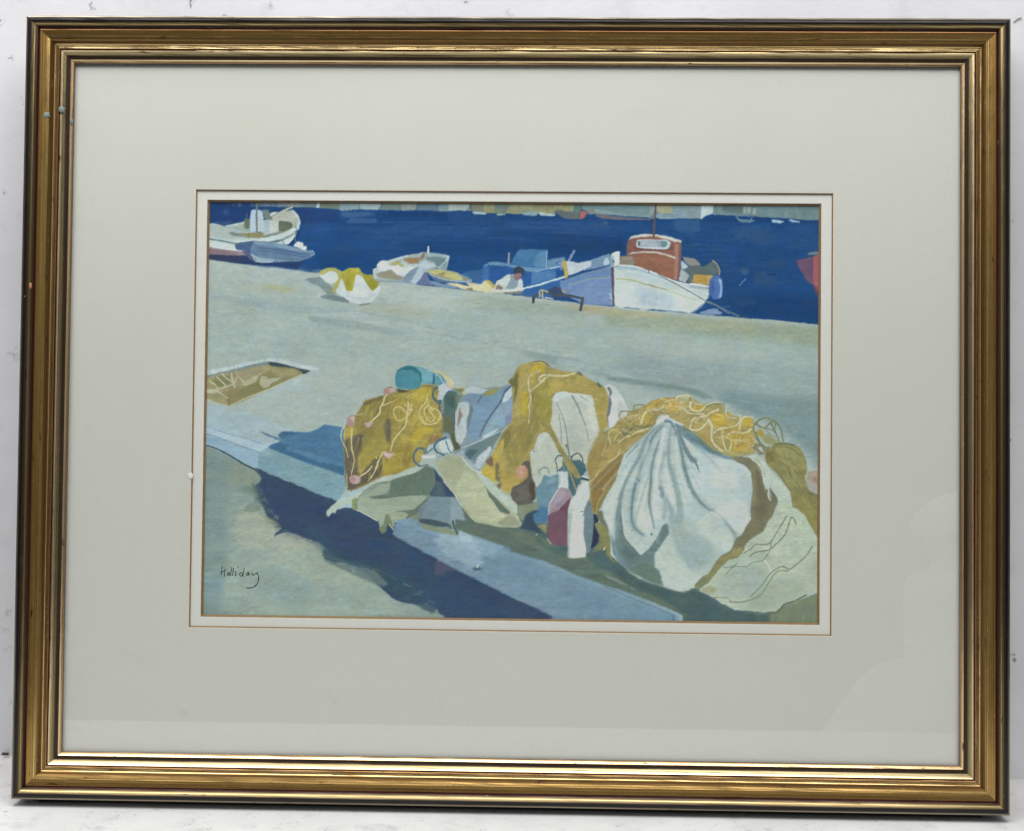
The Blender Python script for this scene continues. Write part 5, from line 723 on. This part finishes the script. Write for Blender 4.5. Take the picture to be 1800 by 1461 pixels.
tag(post, 'unseen pale post with a domed cap, added for the faint reflection in the glass at lower right', 'post')
lathe('shaft', [(.16, 0), (.16, .08), (.145, .10), (.142, .78), (.13, .81), (.08, .83), (.078, .90)], M_stone, post)
lathe('cap', [(.078, .90), (.122, .905), (.124, .925), (.112, .955), (.08, .985), (.04, 1.002), (.004, 1.006)], M_stone, post)
vs, fs = [], []; NXH, NYH = 28, 16; rh = random.Random(3)
for j in range(NYH+1):
    for i in range(NXH+1):
        u, v = i/NXH, j/NYH; x = .42+.85*u; y = -1.45-.62*v
        prof_ = np.interp(x, [.42, .58, .70, .84, .90, 1.0, 1.2, 1.27], [-.52, -.27, -.175, -.06, -.03, -.03, -.12, -.45])
        z = -.70+(prof_+.70)*math.sin(math.pi*min(1, max(0, v)))**.45+.028*math.sin(x*31+v*5)*math.sin(v*math.pi)
        vs.append((x, y, max(z, -.699)))
for j in range(NYH):
    for i in range(NXH): A = j*(NXH+1)+i; fs.append((A, A+1, A+NXH+2, A+NXH+1))
heap = mesh('reflection_heap', vs, fs, M_cloth)
for p_ in heap.data.polygons: p_.use_smooth = True
tag(heap, 'unseen pale cloth heap beside the post, added for the faint reflection in the glass', 'cloth')

def tube(name, P_, r, mat):
    vs, fs = [], []; n = 6
    for i, p_ in enumerate(P_):
        a1 = Vector(P_[min(i+1, len(P_)-1)])-Vector(P_[max(i-1, 0)]); a1.normalize(); u = a1.orthogonal().normalized(); w = a1.cross(u)
        for k in range(n): vs.append(tuple(Vector(p_)+(u*math.cos(k*math.tau/n)+w*math.sin(k*math.tau/n))*r))
    for i in range(len(P_)-1):
        for k in range(n): fs.append((i*n+k, i*n+(k+1) % n, (i+1)*n+(k+1) % n, (i+1)*n+k))
    fs += [tuple(range(n))[::-1], tuple((len(P_)-1)*n+k for k in range(n))]
    return mesh(name, vs, fs, mat)

# ---- camera
q_ = [-2.2040e-02, -1.9490e-02, -1.0000e-02, 1.6310e-02, -2.1520e-02, 7.7656e-01]
R3 = Matrix.Rotation(q_[2], 3, 'Z') @ Matrix.Rotation(q_[1], 3, 'Y') @ Matrix.Rotation(q_[0], 3, 'X')
MP = Matrix(((1, 0, 0), (0, 0, -1), (0, 1, 0)))
rot = Matrix.Rotation(-LEAN, 3, 'X') @ MP @ R3.transposed()
cpos = Matrix.Rotation(-LEAN, 3, 'X') @ Vector(loc(*q_[3:6]))
cam = bpy.data.objects.new('camera', bpy.data.cameras.new('camera')); scn.collection.objects.link(cam)
cam.matrix_world = Matrix.Translation(cpos) @ rot.to_4x4()
cam.data.sensor_width = 36; cam.data.lens = 2000/1800*36; cam.data.clip_start = .01; cam.data.clip_end = 50
scn.camera = cam
gap_strip = box('gap_shade_strip', -.325, .325, -.014, -.001, -.0029, -.0002, M_black, None, lambda x, y, z: (x, y, z)); tag(gap_strip, 'thin black strip added under the frame to make the shadow gap', 'gap_shade_strip')  # added strip, its black stands in for the shade below the frame
# hair and peg stand where wall and shelf show beside the frame
def on_wall(px, py, out=.0008):
    d = rot @ Vector(((px-900)/2000, -(py-730.5)/2000, -1)); n = Vector((math.sin(WR), -math.cos(WR), 0)); p0 = Vector((0, WY, 0))+n*out
    return tuple(cpos+d*((p0-cpos).dot(n)/d.dot(n)))
thr = tube('thread', smooth([on_wall(*p_) for p_ in ((1782, 38), (1786, 37), (1789, 33), (1793, 32), (1797, 31))], False) if False else [on_wall(*p_) for p_ in ((1782, 38.5), (1785, 37.5), (1787.5, 34.5), (1790, 32.8), (1793, 32.6), (1796, 31.2))], .00028, M_black)
tag(thr, 'short dark thread stuck to the wall by the top right frame corner', 'thread')
a_ = Vector(on_wall(4, 1325, .003)); b2 = Vector(on_wall(14.5, 1325.5, .003))
peg = tube('peg', [tuple(a_), tuple(b2)], .0011, M_black); tag(peg, 'small black peg in the gap between wall and shelf at far left', 'peg')

# ---- light
w = bpy.data.worlds.new('World'); scn.world = w; w.use_nodes = True; nt = w.node_tree; nt.nodes.clear()
o_ = nt.nodes.new('ShaderNodeOutputWorld'); bg = nt.nodes.new('ShaderNodeBackground'); tc = nt.nodes.new('ShaderNodeTexCoord'); sx = nt.nodes.new('ShaderNodeSeparateXYZ'); rp = nt.nodes.new('ShaderNodeValToRGB')
nt.links.new(tc.outputs['Generated'], sx.inputs[0]); mr = nt.nodes.new('ShaderNodeMapRange'); mr.inputs[1].default_value = -1; nt.links.new(sx.outputs[2], mr.inputs[0]); nt.links.new(mr.outputs[0], rp.inputs[0])
e = rp.color_ramp.elements; e[0].position = 0; e[0].color = (.06, .06, .058, 1); e[1].position = 1; e[1].color = (1.3, 1.3, 1.34, 1)
for p_, c_ in ((.48, (.09, .09, .088, 1)), (.64, (.15, .152, .152, 1)), (.8, (.85, .86, .88, 1))):
    x = e.new(p_); x.color = c_
ab = nt.nodes.new('ShaderNodeMath'); ab.operation = 'ABSOLUTE'; nt.links.new(sx.outputs[0], ab.inputs[0])
m2 = nt.nodes.new('ShaderNodeMapRange'); m2.interpolation_type = 'SMOOTHSTEP'; m2.inputs[1].default_value = .42; m2.inputs[2].default_value = .85; nt.links.new(ab.outputs[0], m2.inputs[0])
az = nt.nodes.new('ShaderNodeMapRange'); az.interpolation_type = 'SMOOTHSTEP'; az.inputs[1].default_value = -.35; az.inputs[2].default_value = .15; nt.links.new(sx.outputs[2], az.inputs[0])
mm = nt.nodes.new('ShaderNodeMath'); mm.operation = 'MULTIPLY'; nt.links.new(m2.outputs[0], mm.inputs[0]); nt.links.new(az.outputs[0], mm.inputs[1])
mc = nt.nodes.new('ShaderNodeMix'); mc.data_type = 'RGBA'; mc.blend_type = 'ADD'; mc.inputs[7].default_value = (.30, .30, .32, 1); nt.links.new(mm.outputs[0], mc.inputs[0]); nt.links.new(rp.outputs[0], mc.inputs[6])
nt.links.new(mc.outputs[2], bg.inputs[0]); nt.links.new(bg.outputs[0], o_.inputs[0]); bg.inputs[1].default_value = .62
def area(name, pos, aim, sx_, sy_, power, col=(1, 1, 1)):
    l = bpy.data.lights.new(name, 'AREA'); l.shape = 'RECTANGLE'; l.size = sx_; l.size_y = sy_; l.energy = power; l.color = col
    o = bpy.data.objects.new(name, l); scn.collection.objects.link(o); o.location = pos
    o.rotation_euler = (Vector(aim)-Vector(pos)).to_track_quat('-Z', 'Y').to_euler(); return o
area('skylight', (-.10, -.44, 1.12), (-.03, -.02, .30), 1.6, .5, 14.0, (1, .993, .985))
scn.view_settings.view_transform = 'Standard'; scn.view_settings.look = 'None'; scn.view_settings.exposure = 0; scn.view_settings.gamma = 1
scn.render.resolution_x = 1024; scn.render.resolution_y = 831
scn.cycles.max_bounces = 8; scn.cycles.transparent_max_bounces = 12
scn.cycles.caustics_reflective = False
